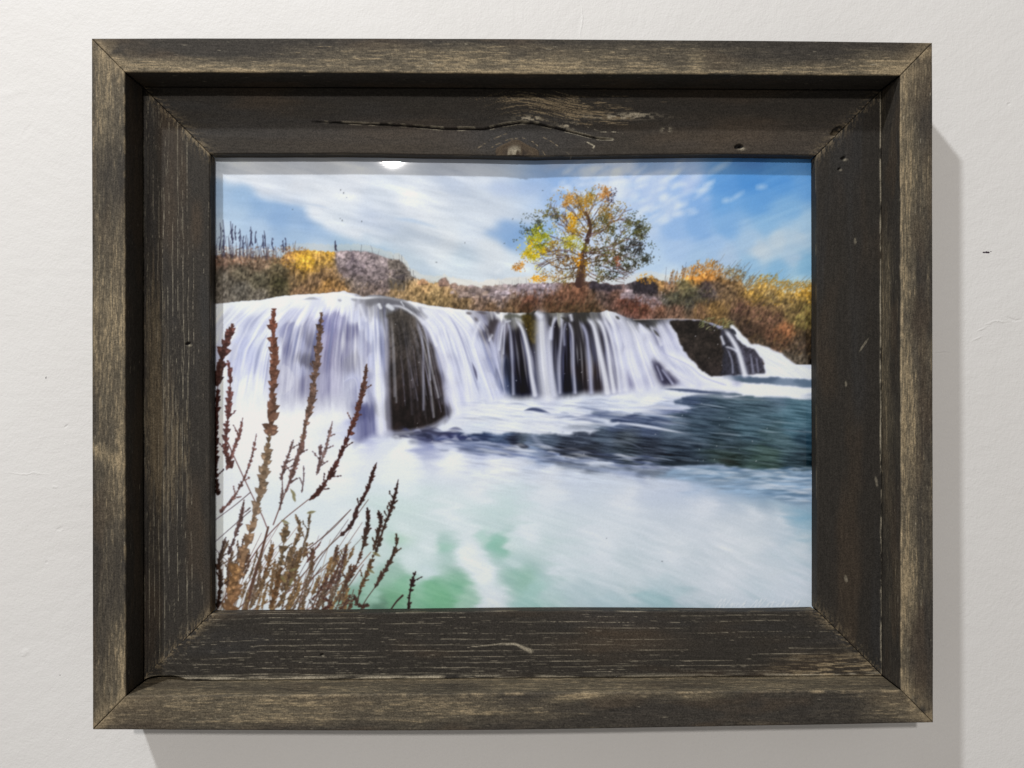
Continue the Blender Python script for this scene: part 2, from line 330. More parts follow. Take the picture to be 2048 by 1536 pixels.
for i in range(46):
    x = rs.uniform(880, 1080); y = rs.uniform(571, 594); w = rs.uniform(6, 15); h_ = w * rs.uniform(.4, .65); c = hexc(('b0a6b2', '9c929c', 'c0b8c6', '877c86', 'a89a94')[rs.randint(5)])
    put(poly([(x - w / 2, y + h_ / 2), (x - w / 2.4, y - h_ * .2), (x - w * .1, y - h_ / 2), (x + w * .35, y - h_ * .3), (x + w / 2, y + h_ / 2)], .8) * .8, c)
    stroke([(x - w * .4, y + h_ * .55), (x + w * .45, y + h_ * .55)], 1.5, 1, hexc('4a4048'), .5)
# grass shelf and small rocks
scatter(520, 780, 905, 562, 614, "c8a46a b08c54 94804e d8b880 7c6c44 a08858", (3, 8), (.9, 1.8), (.3, .7), ang=1.5, ell=False)
for x, y, w, h, c in ((846, 564, 22, 12, 'a9876a'), (888, 564, 22, 16, '8b7570'), (908, 571, 16, 10, '96827c'), (928, 577, 30, 12, '9c8c86'), (950, 580, 30, 14, '837a7c'), (976, 575, 20, 9, '8c8488'), (1000, 576, 30, 10, '989096'), (1012, 586, 22, 10, 'b4aec2'), (930, 590, 30, 9, 'a89a98'),
                      (1045, 575, 30, 12, '938a98'), (1075, 574, 34, 12, 'a29cb0'), (1100, 575, 20, 10, 'b6b2c8'), (1190, 570, 26, 14, '3f3b47'), (1212, 573, 26, 14, '3a3743'), (1235, 574, 20, 9, '4a4550'), (1255, 588, 30, 8, 'aaa2b4'), (1290, 572, 52, 30, '35333d'), (1296, 598, 40, 10, 'a69cae'), (1260, 595, 40, 7, '9a8e9e'), (1310, 605, 30, 8, '9a8c98')):
    put(poly([(x - w / 2, y + h / 2), (x - w / 2.2, y - h * .1), (x - w * .2, y - h / 2), (x + w * .2, y - h * .46), (x + w / 2.1, y), (x + w / 2, y + h / 2)], .9, 2.5, int(x) % 7) * .9, hexc(c) * (1 + .7 * tex[..., None]))
    stroke([(x - w * .4, y + h * .45), (x + w * .4, y + h * .5)], 1.6, 1, hexc('3c3440'), .5)
scatter(140, 1035, 1110, 566, 590, "c4c0d6 8a82a0 6a6078 aaa4c0", (2, 5), (1.5, 3), (.3, .8), ell=False)
scatter(120, 1238, 1330, 583, 612, "c8bfd0 7a6c7c a094a6 5c505e", (2, 5), (1.3, 2.4), (.3, .8), ell=False)
# rust-red brush along the crest
scatter(620, 1005, 1205, 576, 626, "8c5442 7a4838 9a6650 5c4430 6a5436 a87058 4a3a26", (4, 11), (.9, 1.7), (.3, .7), ang=-1.35, ell=True)
scatter(260, 1225, 1325, 594, 634, "80463a 704034 7c5642 5c4030 8a5c46", (3, 8), (1, 1.8), (.35, .75), ang=-1.5)
scatter(200, 1140, 1300, 612, 634, "5c4a34 7a5c40 4a3c2a", (3, 7), (1, 1.8), (.3, .7), ell=False)
scatter(160, 900, 1040, 600, 624, "8a6a4c 6a5038 a0805c", (3, 8), (1, 1.8), (.3, .6), ang=-1.4, ell=False)
# right thicket
scatter(200, 1360, 1450, 530, 562, "d88a28 c87a24 e8a040 a86a30 f0b458", (2, 5), (1.5, 3), (.4, .9))
scatter(70, 1272, 1312, 548, 568, "f0b838 e0a030 d0902c", (3, 5), (2, 3.4), (.5, .9))
scatter(520, 1325, 1430, 560, 612, "5c6048 484c3c 7c7c58 3c3c38 8a8a60 6a5a50 9c9870", (2, 5), (1.3, 2.6), (.3, .75))
scatter(60, 1395, 1430, 562, 596, "4c4250 3c3440 5c5060", (3, 7), (2, 3), (.4, .8))
scatter(620, 1430, 1560, 550, 650, "8a7050 6a5444 a4885c 5c4a40 9a7c54 b49a6a 4a3c36", (5, 13), (.9, 1.8), (.3, .7), ang=-.9, ell=True)
scatter(520, 1490, 1640, 562, 612, "d8a830 c09038 a88a48 e8bc48 8a7a48 6e6440", (3, 8), (1.2, 2.4), (.3, .8), ang=-.7, ell=False)
scatter(700, 1500, 1640, 600, 700, "8a6850 6a5040 9c7a5c 5a4a3c a8905c 4a3e32 7c7448", (4, 11), (.9, 1.8), (.25, .65), ang=-.8, ell=False)
scatter(220, 1385, 1460, 600, 650, "a08048 8a6a44 b89858 6a5438", (6, 14), (.9, 1.6), (.3, .7), ang=-1.4, ell=False)
scatter(130, 1545, 1590, 645, 690, "b87448 a06440 c88858", (3, 8), (1, 1.8), (.3, .7), ang=-.7)
scatter(110, 1590, 1640, 610, 660, "aab058 98984c c0b868", (4, 9), (1.2, 2.4), (.25, .6), ang=-.9)
scatter(400, 1440, 1640, 640, 735, "4a3e36 5a4c40 3a322c 6e5c4c", (4, 10), (1, 2), (.2, .5), ang=-.9, ell=False)
for i in range(150):
    x = rs.uniform(1335, 1632); y = tp(x) + rs.uniform(-9, 6); an = -1.2 + .7 * sstep(1400, 1560, x) + rs.uniform(-.5, .5)
    cs_ = ("c88a38 d89840 a87440 8a6440" if x < 1440 else "8a7248 a88a48 6e5c44 b89848" if x < 1500 else "c8a040 b08c40 9a8448 d8ac48").split()
    c_ = hexc(cs_[rs.randint(4)]) * rs.uniform(.8, 1.05)
    for k in range(9):
        u = rs.uniform(0, 15); dab(x + np.cos(an) * u + rs.normal(0, 1.6), y + np.sin(an) * u + rs.normal(0, 1.6), rs.uniform(2, 5), rs.uniform(1, 2), an + rs.uniform(-.6, .6), c_ * rs.uniform(.75, 1.15), rs.uniform(.3, .8))
for i in range(120):
    x = rs.uniform(1335, 1632); y = tp(x) + rs.uniform(-2, 9)
    dab(x, y, rs.uniform(3, 7), rs.uniform(1.5, 3), -.9 + rs.uniform(-.5, .5), hexc('b4cde0'), rs.uniform(.3, .7))
for i in range(260):
    x = rs.uniform(1330, 1635); y = rs.uniform(575, 720); 
    if y < tp(x) + 12 or (x > 1455 and y > 655 + (x - 1455) * .45): continue
    stroke([(x, y), (x + rs.uniform(3, 9), y - rs.uniform(4, 12))], rs.uniform(1, 2.2), .8, hexc(('3a3028', '4a3c30', 'a88c60', '8a7048', '2e2822')[rs.randint(5)]), rs.uniform(.25, .6), soft=1)
twigs(26, 1330, 1440, tp, 10, 30, "4a5470 5c5c6c 6a5a52", lean=.25, w=(.7, 1.2), a=(.35, .7))
twigs(34, 1420, 1500, tp, 12, 36, "5a6070 6a6660 7a6a58", lean=.75, w=(.7, 1.3), a=(.3, .7))
twigs(26, 1530, 1610, tp, 8, 30, "6a7070 7a7660 8a7c58", lean=.95, w=(.7, 1.3), a=(.3, .7))
twigs(14, 650, 900, tp, 6, 20, "4a4a58 5c5a62", w=(.7, 1.2), a=(.4, .8))
twigs(14, 990, 1060, tp, 6, 20, "6a7080 5c5a62", w=(.6, 1.0), a=(.3, .6))

bmsk = (np.clip((YY - top_y + 16) / 4, 0, 1) * (YY < 760))[..., None]
g_ = IMG.mean(2, keepdims=True); blade = (fbm(XX / 1.5 + YY * .05, YY / 11, 2, 3) - .5)[..., None]
inb = np.clip((YY - top_y) / 3, 0, 1)[..., None]
IMG = IMG * (1 - bmsk) + bmsk * ((g_ + (IMG - g_) * .92) * (1 + .26 * blade * inb) * np.array([1.06, 1.01, .95]))
IMG = IMG * (1 - .12 * inb * (sstep(0, 40, YY - top_y) * (YY < 760))[..., None])
sb_ = blur(IMG[:, :], 1.0); bq_ = (np.clip((YY - top_y + 3) / 6, 0, 1) * (YY < 760) * .6)[..., None]
IMG = IMG * (1 - bq_) + bq_ * sb_
clump = fbm(XX / 10, YY / 8, 3, 7) - .5
IMG = IMG * (1 + .45 * inb * (clump * (YY < 760))[..., None])
# ---- the tree
rs = np.random.RandomState(23)
bark = hexc('45322e')
def branch(x, y, ang, ln, w, depth):
    x1 = x + np.cos(ang) * ln; y1 = y + np.sin(ang) * ln; k = rs.uniform(-.16, .16) * ln
    e_ = ((x1 - 1172) / 122) ** 2 + ((y1 - 486) / 104) ** 2
    if e_ > 1 and depth < 3: return
    stroke([(x, y), ((x + x1) / 2 - np.sin(ang) * k, (y + y1) / 2 + np.cos(ang) * k), (x1, y1)], w, w * .6, bark * rs.uniform(.9, 1.6), .72, soft=1)
    if depth > 0:
        for j in range(rs.randint(2, 4)):
            t = rs.uniform(.35, 1)
            branch(x + (x1 - x) * t, y + (y1 - y) * t, ang + rs.uniform(-.75, .75), ln * rs.uniform(.45, .72), w * .58, depth - 1)
stroke(pts("1158,568 1162,545 1165,520 1172,490 1180,460 1178,440 1172,425"), 17, 5, bark, .95)
stroke(pts("1166,568 1166,530"), 10, 8, hexc('5a4238'), .7)
for ang, ln, x, y, w in ((-2.0, 46, 1172, 430, 2.4), (-1.15, 48, 1176, 432, 2.4), (-2.5, 70, 1168, 470, 4), (-2.75, 85, 1166, 500, 4), (-3.0, 90, 1164, 520, 4), (-.5, 70, 1180, 470, 4), (-.25, 85, 1174, 500, 5), (0.02, 80, 1170, 520, 4),
                       (.15, 80, 1168, 528, 4), (-2.9, 80, 1162, 535, 3), (3.0, 70, 1160, 542, 3), (-.85, 60, 1180, 455, 3), (-2.2, 60, 1172, 460, 3), (.3, 60, 1168, 538, 3), (2.85, 60, 1160, 550, 2.5), (-1.6, 45, 1176, 430, 3), (-2.35, 60, 1170, 440, 2.5), (.45, 55, 1166, 545, 2.5)):
    branch(x, y, ang, ln, w * .8, 3)
for ang, ln, x, y, w in ((-2.6, 60, 1168, 480, 2.4), (-.7, 66, 1176, 475, 2.4), (-3.05, 75, 1164, 512, 2.4), (.05, 78, 1172, 508, 2.4), (-2.85, 62, 1164, 528, 2), (.22, 66, 1170, 532, 2), (-1.9, 50, 1176, 450, 2), (-1.0, 50, 1178, 450, 2), (-2.4, 46, 1166, 520, 2), (-.4, 48, 1172, 520, 2)):
    branch(x, y, ang, ln, w, 3)
OLV = "4c4a26 3c3c22 5c5a30 2e2e22 6a6434 3a3630 74693a"
def leaves(n, x0, x1, y0, y1, cols, l=(1.8, 4), w=(1.1, 2.3), a=(.5, .95)):
    cs = [hexc(c) for c in cols.split()]
    for k in range(max(3, n // 8)):      # small ragged sprays of leaves
        r = np.sqrt(rs.rand()); t = rs.rand() * 6.283
        cx = (x0 + x1) / 2 + r * np.cos(t) * (x1 - x0) / 2; cy = (y0 + y1) / 2 + r * np.sin(t) * (y1 - y0) / 2
        c = cs[rs.randint(len(cs))]; an = rs.rand() * 3.14
        for j in range(20):
            u = rs.normal(0, 5.4); v = rs.normal(0, 2.8)
            dab(cx + u * np.cos(an) - v * np.sin(an), cy + u * np.sin(an) + v * np.cos(an), rs.uniform(*l), rs.uniform(*w), rs.rand() * 3.14, c * rs.uniform(.7, 1.2), rs.uniform(*a), soft=.8)
leaves(260, 1105, 1235, 440, 560, "6a5236 5a4630 7c6238 4a3c2c 8a7040 4c4630")
leaves(170, 1120, 1220, 400, 470, "8a6c3c a88440 6e5836 b89044 5c4c34")
leaves(150, 1130, 1240, 500, 566, "5a4632 4c3a2c 6e5436 8a6a40 3c3028")
leaves(170, 1090, 1165, 500, 562, "8a6434 6a4c30 a87c40 54402e c09448")
leaves(230, 1185, 1262, 480, 550, OLV); leaves(140, 1200, 1290, 440, 492, OLV); leaves(70, 1246, 1300, 440, 478, OLV); leaves(70, 1236, 1288, 482, 506, "34322c 3e3c2c 2c2a30")
leaves(50, 1278, 1300, 510, 524, "34362e 3c3e30"); leaves(60, 1240, 1280, 520, 550, "3a3830 4a4632"); leaves(60, 1195, 1240, 545, 566, OLV)
leaves(60, 1256, 1288, 436, 456, OLV); leaves(34, 1268, 1285, 486, 508, "34322c 2c2a30")
leaves(90, 1178, 1225, 430, 470, "6a5c30 54482a 8a7438 3e3824"); leaves(60, 1205, 1232, 412, 436, "a87c30 8a6a30 6a5a2c"); leaves(34, 1196, 1220, 425, 440, OLV)
leaves(60, 1122, 1148, 388, 412, "d09a48 b88440 a87440 e0b060"); leaves(80, 1155, 1196, 386, 410, "b88c3c c89840 8a742c 6a6428"); leaves(48, 1200, 1216, 372, 402, "d09850 c88c4c b87c48")
leaves(34, 1212, 1232, 380, 404, "3a3448 4c4048 2e2c3c"); leaves(26, 1166, 1184, 400, 416, "a8803c 8a6a34"); leaves(26, 1158, 1170, 418, 430, "c89838 b08030")
leaves(70, 1134, 1152, 424, 464, "f0b828 e0a420 c88c28 d8a838"); leaves(40, 1145, 1160, 440, 475, "a08030 c89c34 7a6830")
leaves(60, 1088, 1116, 418, 446, "4c4a38 5c5838 3c3c34 74683c"); leaves(60, 1052, 1084, 440, 474, "3c4034 4c5038 2e3434"); leaves(20, 1066, 1086, 436, 452, "3c4038 4a4c3a")
leaves(170, 1056, 1104, 452, 502, "b8b830 a0a428 c8c038 6a7028 8a8c2c 4c5028"); leaves(120, 1050, 1090, 486, 524, "f0d428 e8c41c d8b424 c8b030 a89c2c")
leaves(60, 1080, 1130, 480, 520, "b08c40 8a6c38 c8a850 6a5434"); leaves(70, 1128, 1152, 470, 502, "c8b838 a89c30 e0cc48"); leaves(44, 1152, 1172, 484, 500, "b0ac38 98942c c8c048")
leaves(54, 1152, 1176, 510, 532, "f0a828 e09420 f8bc40"); leaves(50, 1028, 1056, 524, 540, "d08c38 b87834 e0a040"); leaves(60, 1058, 1098, 552, 566, "f0b030 e09c28 c88830")
leaves(20, 1102, 1116, 448, 500, "8a7a40 a88c48"); leaves(60, 1105, 1150, 545, 566, "8a7438 a88c44 6a5a34")
leaves(26, 1168, 1178, 520, 546, "8a6a30 a07c34"); leaves(16, 1228, 1240, 512, 526, "b86a50 a85c48")
for i in range(210):   # sky gaps showing through the crown
    x = rs.normal(1175, 58); y = rs.normal(500, 34)
    if 1050 < x < 1290 and 400 < y < 562: dab(x, y, rs.uniform(2, 6.5), rs.uniform(1.8, 4.2), rs.rand() * 3, hexc('dbe5f3'), rs.uniform(.5, .95))

for a_ in ((40, 1124, 1148, 390, 410, "c89448 b07c40 d8a858"), (50, 1158, 1194, 388, 408, "b88c3c 9c7c34 c89840"), (40, 1202, 1216, 374, 402, "c88c4c b87c48 d89c58"), (50, 1136, 1150, 426, 462, "e8b028 d09820"), (120, 1056, 1100, 456, 500, "a8ac2c c0b830 7c8028 5a5e26"), (90, 1052, 1090, 490, 522, "ecd024 dcb820 b8a428"), (50, 1130, 1152, 474, 500, "c0b034 a0942c d8c444"), (60, 1215, 1296, 444, 480, OLV), (60, 1225, 1285, 482, 506, "34322c 3e3c2c 2c2a30"), (40, 1200, 1232, 414, 440, "a07a30 84682e 645428"), (60, 1190, 1250, 500, 540, OLV), (30, 1272, 1298, 512, 526, "34362e 3c3e30")):
    leaves(*a_)
CL_ = [(1135, 400, 'b88c48'), (1175, 397, 'a08440'), (1209, 388, 'b4844c'), (1143, 444, 'c89c34'), (1102, 432, '7a7038'), (1068, 457, '44483a'), (1080, 478, 'a4a832'), (1070, 508, 'dcc028'), (1105, 500, 'b89640'), (1140, 486, 'b8ac38'), (1162, 492, 'a8a038'), (1164, 521, 'dc9c2c'), (1040, 533, 'c08438'), (1222, 424, '94742e'), (1200, 452, '8a7234'), (1250, 462, '5c5830'), (1284, 460, '3e4228'), (1225, 505, '54492a'), (1262, 494, '36342c'), (1260, 534, '42402e'), (1215, 540, '4a442c'), (1120, 535, '94703a'), (1150, 545, '6a5034'), (1185, 470, '8c7038'), (1180, 520, '54402e')]
for i in range(4600):
    a_ = rs.rand() * 6.283; r_ = np.sqrt(rs.rand()); q_ = .80 + .34 * float(vnoise(np.array(a_ * 2.6), np.array(.5), 4)) + .14 * float(vnoise(np.array(a_ * 9.), np.array(2.5), 2)); x = 1172 + 128 * r_ * q_ * np.cos(a_); y = 478 + 98 * r_ * q_ * np.sin(a_)
    if y > 562: continue
    if vnoise(np.array(x / 9.), np.array(y / 7.), 3) * .6 + vnoise(np.array(x / 3.5), np.array(y / 3.), 5) * .4 < .545: continue
    d_ = [(x - q[0]) ** 2 + (y - q[1]) ** 2 for q in CL_]; c_ = hexc(CL_[int(np.argmin(d_))][2])
    dab(x + rs.normal(0, 2), y + rs.normal(0, 2), rs.uniform(1.6, 3.6), rs.uniform(1.1, 2.1), rs.rand() * 3.14, c_ * rs.uniform(.6, 1.25), rs.uniform(.45, .95), soft=.9)
for ang, ln, x, y, w in ((-2.0, 44, 1172, 432, 1.6), (-1.15, 48, 1176, 432, 1.6), (-2.6, 60, 1168, 476, 1.8), (-.6, 60, 1178, 470, 1.8), (-.15, 70, 1174, 506, 1.8), (-3.0, 70, 1164, 515, 1.8)):
    branch(x, y, ang, ln, w, 2)
stroke(pts("1158,568 1162,545 1165,520 1172,490 1180,460 1178,440 1172,425"), 8, 2, bark, .55)
# ---- waterfall
CREST = "420,609 450,606 480,603 520,600 560,593 600,589 640,588 660,586 680,583 690,583 700,587 712,588 725,594 740,591 760,590 775,594 800,598 840,607 860,612 890,615 930,620 960,622 1000,625 1040,627 1062,625 1070,621 1082,626 1120,626 1200,625 1212,621 1228,625 1250,634 1266,640 1310,640 1340,638 1400,640 1440,652"
BASE = "420,1250 690,1250 700,900 740,872 800,872 830,862 860,848 890,842 915,815 940,806 1000,797 1060,795 1100,796 1160,790 1220,786 1280,778 1320,774 1380,768 1420,762 1445,756"
FALL = """440,620,e6eaf0 500,615,eef2f6 560,605,f0f3f8 600,600,eef1f6 450,660,e8ecf4 468,705,c6cce6 500,650,d9def0 490,700,cfd5ee 485,740,d2d7ee 530,680,e4e9f5 450,760,e4e8f3 500,770,e6eaf5 555,700,e8ecf7 555,640,e6eaf6
575,655,aeb2d4 573,700,9c9ebe 572,755,c9cbe0 590,630,d8dcee 600,690,b6bad8 600,740,c0c4de 622,685,84849c 615,725,767688 618,762,a8a8c0 640,615,dadeF0 650,680,aca8cc 655,720,a5a3c2 660,762,b6b6d2 655,645,9494c4 675,640,b2b2d6 690,610,eaedf6 660,600,f0f2f8
700,660,8686aa 690,700,a0a0be 705,720,9a9bb0 722,640,d6daec 725,700,b9bcd6 700,765,bcc0d8 720,785,a8acc8 745,660,e2e6f4 750,720,d4d8ee 755,780,d2d7ee 762,845,9a9ec8 725,830,666a98 735,850,7a7eac 772,700,7a7c8e 742,620,b0b2ba
745,603,9a9a9c 770,612,74747a 800,612,7c7c82 826,622,62626a 780,640,74746f 800,680,6a6a66 815,720,62615e 800,760,565553 790,820,322e36 820,800,302a31 850,800,352f38 870,845,3c363c 840,740,423e3e 850,700,56525c 835,660,6a6870 855,665,9a9ab0 800,850,2b2731 770,830,34323e 885,830,4a4450 862,760,4a4450 880,720,b4b6cc 890,790,c4c6dc
875,650,e4e8f4 900,690,e8ecf7 915,740,dfe3f3 925,800,dadef1 930,650,f0f3f9 950,700,e8ecf7 970,760,d3d9ec 985,790,cbd2e9 960,800,dde2f0 905,640,eceff8 860,630,e8ebf4 830,608,eceff4 945,740,dde2f2 1000,800,d4daea
970,645,b6b8ca 985,640,5a565a 980,660,68646e 1000,655,7c7888 990,700,b6bad2 985,735,aab2d0 1005,740,3a4460 1010,700,3a343e 1030,680,3c3640 1040,740,25222e 1030,770,283048 1015,775,4a5c84 1050,770,222238 1070,680,2e281c 1065,650,4a3c1c 1075,720,2a2632 1060,640,3e3418 1072,770,1e2036
1110,660,3a343e 1110,720,262434 1115,770,222842 1140,690,332e38 1150,720,302c36 1140,770,1e2436 1170,690,403c44 1185,700,44404a 1160,740,32282c 1180,745,4a3a38 1190,770,42363c 1175,660,46424c 1205,690,4a4652 1200,760,4c4456 1230,760,5c5870 1222,700,6a6880
1000,632,e4e6ea 1040,633,c8cac8 1120,632,8a8a80 1160,632,5c5a50 1190,634,7a7a76 1215,630,dcdfe4 1020,640,75756e 1145,645,4a4646
1240,680,c9cde6 1260,720,d8dcf0 1250,770,7c7aa0 1290,660,e6e9f6 1300,700,e8ebf6 1275,740,c4c8e4 1290,765,a0a2c8 1300,645,5c5c5c 1280,642,4a4a48 1320,740,504e64 1335,760,5c5a74 1345,735,e4e8f4 1330,690,b8bcdc 1350,690,c2c6e4 1310,670,8c8ea8 1360,715,dfe3f4 1380,740,e6eaf6 1400,755,eceff8 1370,765,c0c4e0"""
GUIDE = [pts(s) for s in ("420,600 380,700 370,1250", "500,602 452,650 432,720 420,900 420,1250", "590,592 535,640 497,700 475,800 470,1250", "622,592 583,650 567,720 560,800 556,1250", "650,590 626,650 612,720 607,800 600,1250", "682,588 668,640 658,720 653,800 650,1250",
         "702,592 692,650 688,720 690,800 692,1250", "730,598 731,660 733,740 738,860 740,1250", "762,600 767,680 771,760 775,862 776,1250", "795,600 812,660 822,720 830,860 832,1250", "815,602 852,650 876,720 898,830 905,1250", "850,609 892,650 922,740 945,820 950,1250", "885,614 936,660 962,730 987,800 990,1250",
         "935,620 967,660 992,730 1012,795 1015,1250", "1010,626 1003,670 1002,740 1008,795 1010,1250", "1035,628 1045,662 1056,708 1068,790 1070,1250", "1082,626 1084,677 1088,736 1096,790 1098,1250", "1122,626 1122,660 1120,720 1120,790 1120,1250", "1160,630 1172,669 1178,716 1182,790 1184,1250",
         "1191,630 1205,654 1216,697 1228,786 1230,1250", "1232,628 1251,662 1264,724 1281,780 1284,1250", "1280,642 1299,675 1313,710 1348,770 1350,1250", "1335,642 1353,669 1368,699 1440,765 1450,1250", "1420,642 1450,700 1470,765 1480,1250")]
ys_ = np.arange(PH) + PY0 + .5
GX_ = np.array([np.interp(ys_, np.array(g)[:, 1], np.array(g)[:, 0]) for g in GUIDE])
SS = np.empty((PH, PW))
for r in range(PH): SS[r] = np.interp(XX[r], GX_[:, r], np.arange(len(GUIDE)) * 1.0)
streak = fbm(SS * 5.0, YY / 120, 4, 2, .62) - .5
streak2 = fbm(SS * 13.0, YY / 70, 3, 4, .6) - .5
wob = 16 * (fbm(SS * 4, YY / 160, 3, 1) - .5)
fall = field(FALL, XX + wob, YY + 26 * (fbm(SS * 6, YY / 200, 3, 5) - .5), p=4.4, eps=5)
fall = np.where(fall.mean(2, keepdims=True) < .80, fall - .05 * np.array([1.1, 1.1, .6]), fall)
fm_ = fall.mean(2, keepdims=True); fall = np.where(fm_ < .84, fm_ + (fall - fm_) * .72, fall)
fall = fall * (1 - .30 * sstep(.45, .25, fall.mean(2)))[..., None]
amp = np.clip(1.15 - np.abs(fall.mean(2) - .62) * 1.3, .25, 1)
fall = fall + ((streak * .40 + streak2 * .13) * amp * sstep(600, 640, YY) * sstep(1250, 620, XX * 0 + YY))[..., None] * np.array([1.05, 1.05, .85])
crest = curve(CREST, XX) + 3 * (fbm(XX / 7, YY / 30, 3, 6) - .5)
base = curve(BASE, XX) + 10 * (fbm(XX / 18, YY / 60, 3, 3) - .5)
mf = np.clip((YY - crest) / 2 + .5, 0, 1) * (XX < 1446)
# pool and foam underneath everything lower
POOL = """440,800,eff2f6 500,850,f1f4f8 600,820,f0f3f7 680,815,eff2f7 560,900,f0f3f7 700,900,eaeff4 660,950,eff2f6 760,885,dde3ee 720,870,b8bedc 790,880,8a90b0 860,884,98a0c4 930,895,c6cee2 1000,905,c2cadf
800,868,34364a 840,862,40425c 870,858,7a7ea0 900,850,e2e7ef 850,872,2e3048 950,830,e9edf4 1000,820,e9edf4 1050,805,e6ebf3 1100,808,dfe5f0 1150,800,e2e8f3 1200,800,d8dfed 1250,790,e8ecf5 1180,822,c3cde2 1220,836,55607e 1150,842,dae0ed 1100,848,e0e5ef 1250,808,e0e6f1 1020,845,e4e9f1 960,855,d6deea
1300,800,eaeef7 1350,785,eaeef7 1400,770,eef1f9 1450,766,f1f3fa 1500,776,eff1f9 1550,782,edf0f8 1600,788,e9edf6 1455,754,8e94b0 1520,759,526078 1600,766,607088 1560,762,7e8aa2 1625,762,6a7a90 1640,790,b8c2d0
1380,792,4e5a76 1450,797,445462 1500,803,4b5d6a 1600,812,516c7b 1400,820,445264 1350,808,ccd5e8 1340,825,8e9ab8 1300,826,7480a0 1250,830,465070 1240,850,d3dbea 1300,857,d0d8e9 1350,866,657184 1300,842,4a5470 1400,850,415060 1500,850,4b606e 1600,850,587484 1620,880,395060 1560,880,4e626b 1450,880,394753 1350,885,374252 1250,880,424852 1300,900,2f3543
1200,868,586274 1150,880,454b5c 1100,880,586276 1050,882,555d6c 1030,890,34384a 1000,878,566482 960,876,384464 905,878,363a62 890,892,c4cbe1 950,892,b0b9d4 1060,896,8591b0 1120,900,2b2f3c 1180,910,2b2f3a 1250,910,303842 1350,915,293340 1450,915,33403f 1530,920,40524f 1600,920,31414b 1622,920,1f2f38
1230,930,364056 1060,914,6e7ca0 1100,922,a2b0cc 1150,928,b8c4da 1280,938,a8b4cd 1350,942,bac6de 1400,937,a2b0ca 1480,947,889bb9 1560,947,8096a7 1620,947,8ca5bc
1480,962,a2b6ce 1550,962,8aa5bc 1600,967,a2b4c8 1400,976,aabed8 1500,977,88a3be 1550,977,7a97b2 1500,997,aabed1 1600,1003,90a9c0 1350,972,c8d2e2 1300,962,ced7e5 1150,948,d0d9e7 1100,943,dde3ec
1000,932,e9edf2 900,920,edf1f5 800,905,edf1f6 800,950,e9eff3 950,980,e5eaef 1100,985,e0e6ec 1250,995,dde3ea 1400,1012,dde2ea 1500,1022,dfe4ea 1590,1028,a5c0d1 1620,1042,84adc4 1620,1062,a8c4d2 1560,1042,d6dee6 1600,1090,d4dde4 1500,1100,d6dee4 1350,1100,d8dfe6 1200,1080,dae1e8 1050,1060,dde5ea
900,1030,e2e9ec 980,1062,c6dbdc 985,1085,8ecab6 1002,1093,8cc7b2 962,1070,b4dad0 1022,1090,cfe2e2 890,1096,a4d2c2 860,1090,d6e6e4 930,1100,e4eaee 940,1060,dce6e8 800,1060,d5e5e2 790,1076,b6dbca 760,1100,c6dfd6 820,1120,cfe4e0 850,1150,c9dfe0 780,1152,98c9af 800,1170,86c59f 860,1172,79c094 912,1172,7ec39b 880,1200,75be90 930,1200,9ecfb4 780,1200,76b48c 740,1190,9ccab4 700,1200,80b298 760,1215,648f78
960,1150,e3e9ef 980,1200,dce5ea 945,1130,e2e8ec 1020,1130,c0dada 1040,1160,96c6b6 1020,1150,9ac8ba 1070,1180,a3cfc8 1060,1210,a2cfc8 1100,1192,b5d2d4 1150,1192,b3ced4 1120,1140,d8e2e8 1200,1130,d4dde4 1250,1160,c8d7dd 1300,1192,a4cad2 1330,1212,9cc5cc 1220,1212,b0ced6 1380,1212,b5ccd6 1400,1180,c9d5de 1300,1150,d0dae2 1450,1150,d3dbe3 1550,1150,d0dae2 1600,1180,d2dce6 1480,1200,c9d6e0 1560,1207,ccd8e2 1450,1080,d9dfe6
440,1000,e6eaf0 500,1100,eaedf1 600,1100,e4eaef 650,1180,cfdde0 600,1200,dfe6ea 700,1130,d6e2e2 700,1050,e3e9ed"""
calm = sstep(930, 1010, YY)
wy2 = (fbm(XX / 75, YY / 9, 4, 3) - .5); wx2 = fbm(XX / 60, YY / 12, 3, 1) - .5
sl = .09 * (XX - 1000)
_tok = POOL.split(); _isd = lambda t: float(t.split(',')[1]) < 937 and hexc(t.split(',')[2]).mean() < .60
PXW = XX + 50 * wx2 * (1 - .4 * calm); PYW = YY + (17 - 2 * calm) * wy2
_ft = ' '.join(t for t in _tok if not _isd(t))
pool = field(_ft, PXW, PYW, p=4.0, eps=9); soft_ = field(_ft, XX + 70 * wx2, YY + 30 * (fbm((XX + YY) / 90, (YY - .5 * XX) / 22, 4, 6) - .5), p=3.2, eps=20)
cw = sstep(930, 975, YY)[..., None]; gw = (sstep(1040, 1075, YY) * sstep(1100, 1060, XX))[..., None]; soft_ = soft_ * (1 - gw) + gw * field(_ft, XX + 30 * wx2, YY + 14 * (fbm((XX + YY) / 50, (YY - .4 * XX) / 14, 4, 6) - .5), p=4.2, eps=10)
pool = pool * (1 - cw) + soft_ * cw
deep = field(' '.join(t for t in _tok if _isd(t)), PXW, PYW, p=4.0, eps=9)
def wpoly(ps, ax, ay, soft):
    global XX, YY
    x_, y_ = XX, YY
    XX = x_ + ax * (fbm(x_ / 42, y_ / 7, 4, 2, .6) - .5); YY = y_ + ay * (fbm(x_ / 55, y_ / 8, 4, 5, .6) - .5)
    m = poly(pts(ps), soft); XX, YY = x_, y_
    return m
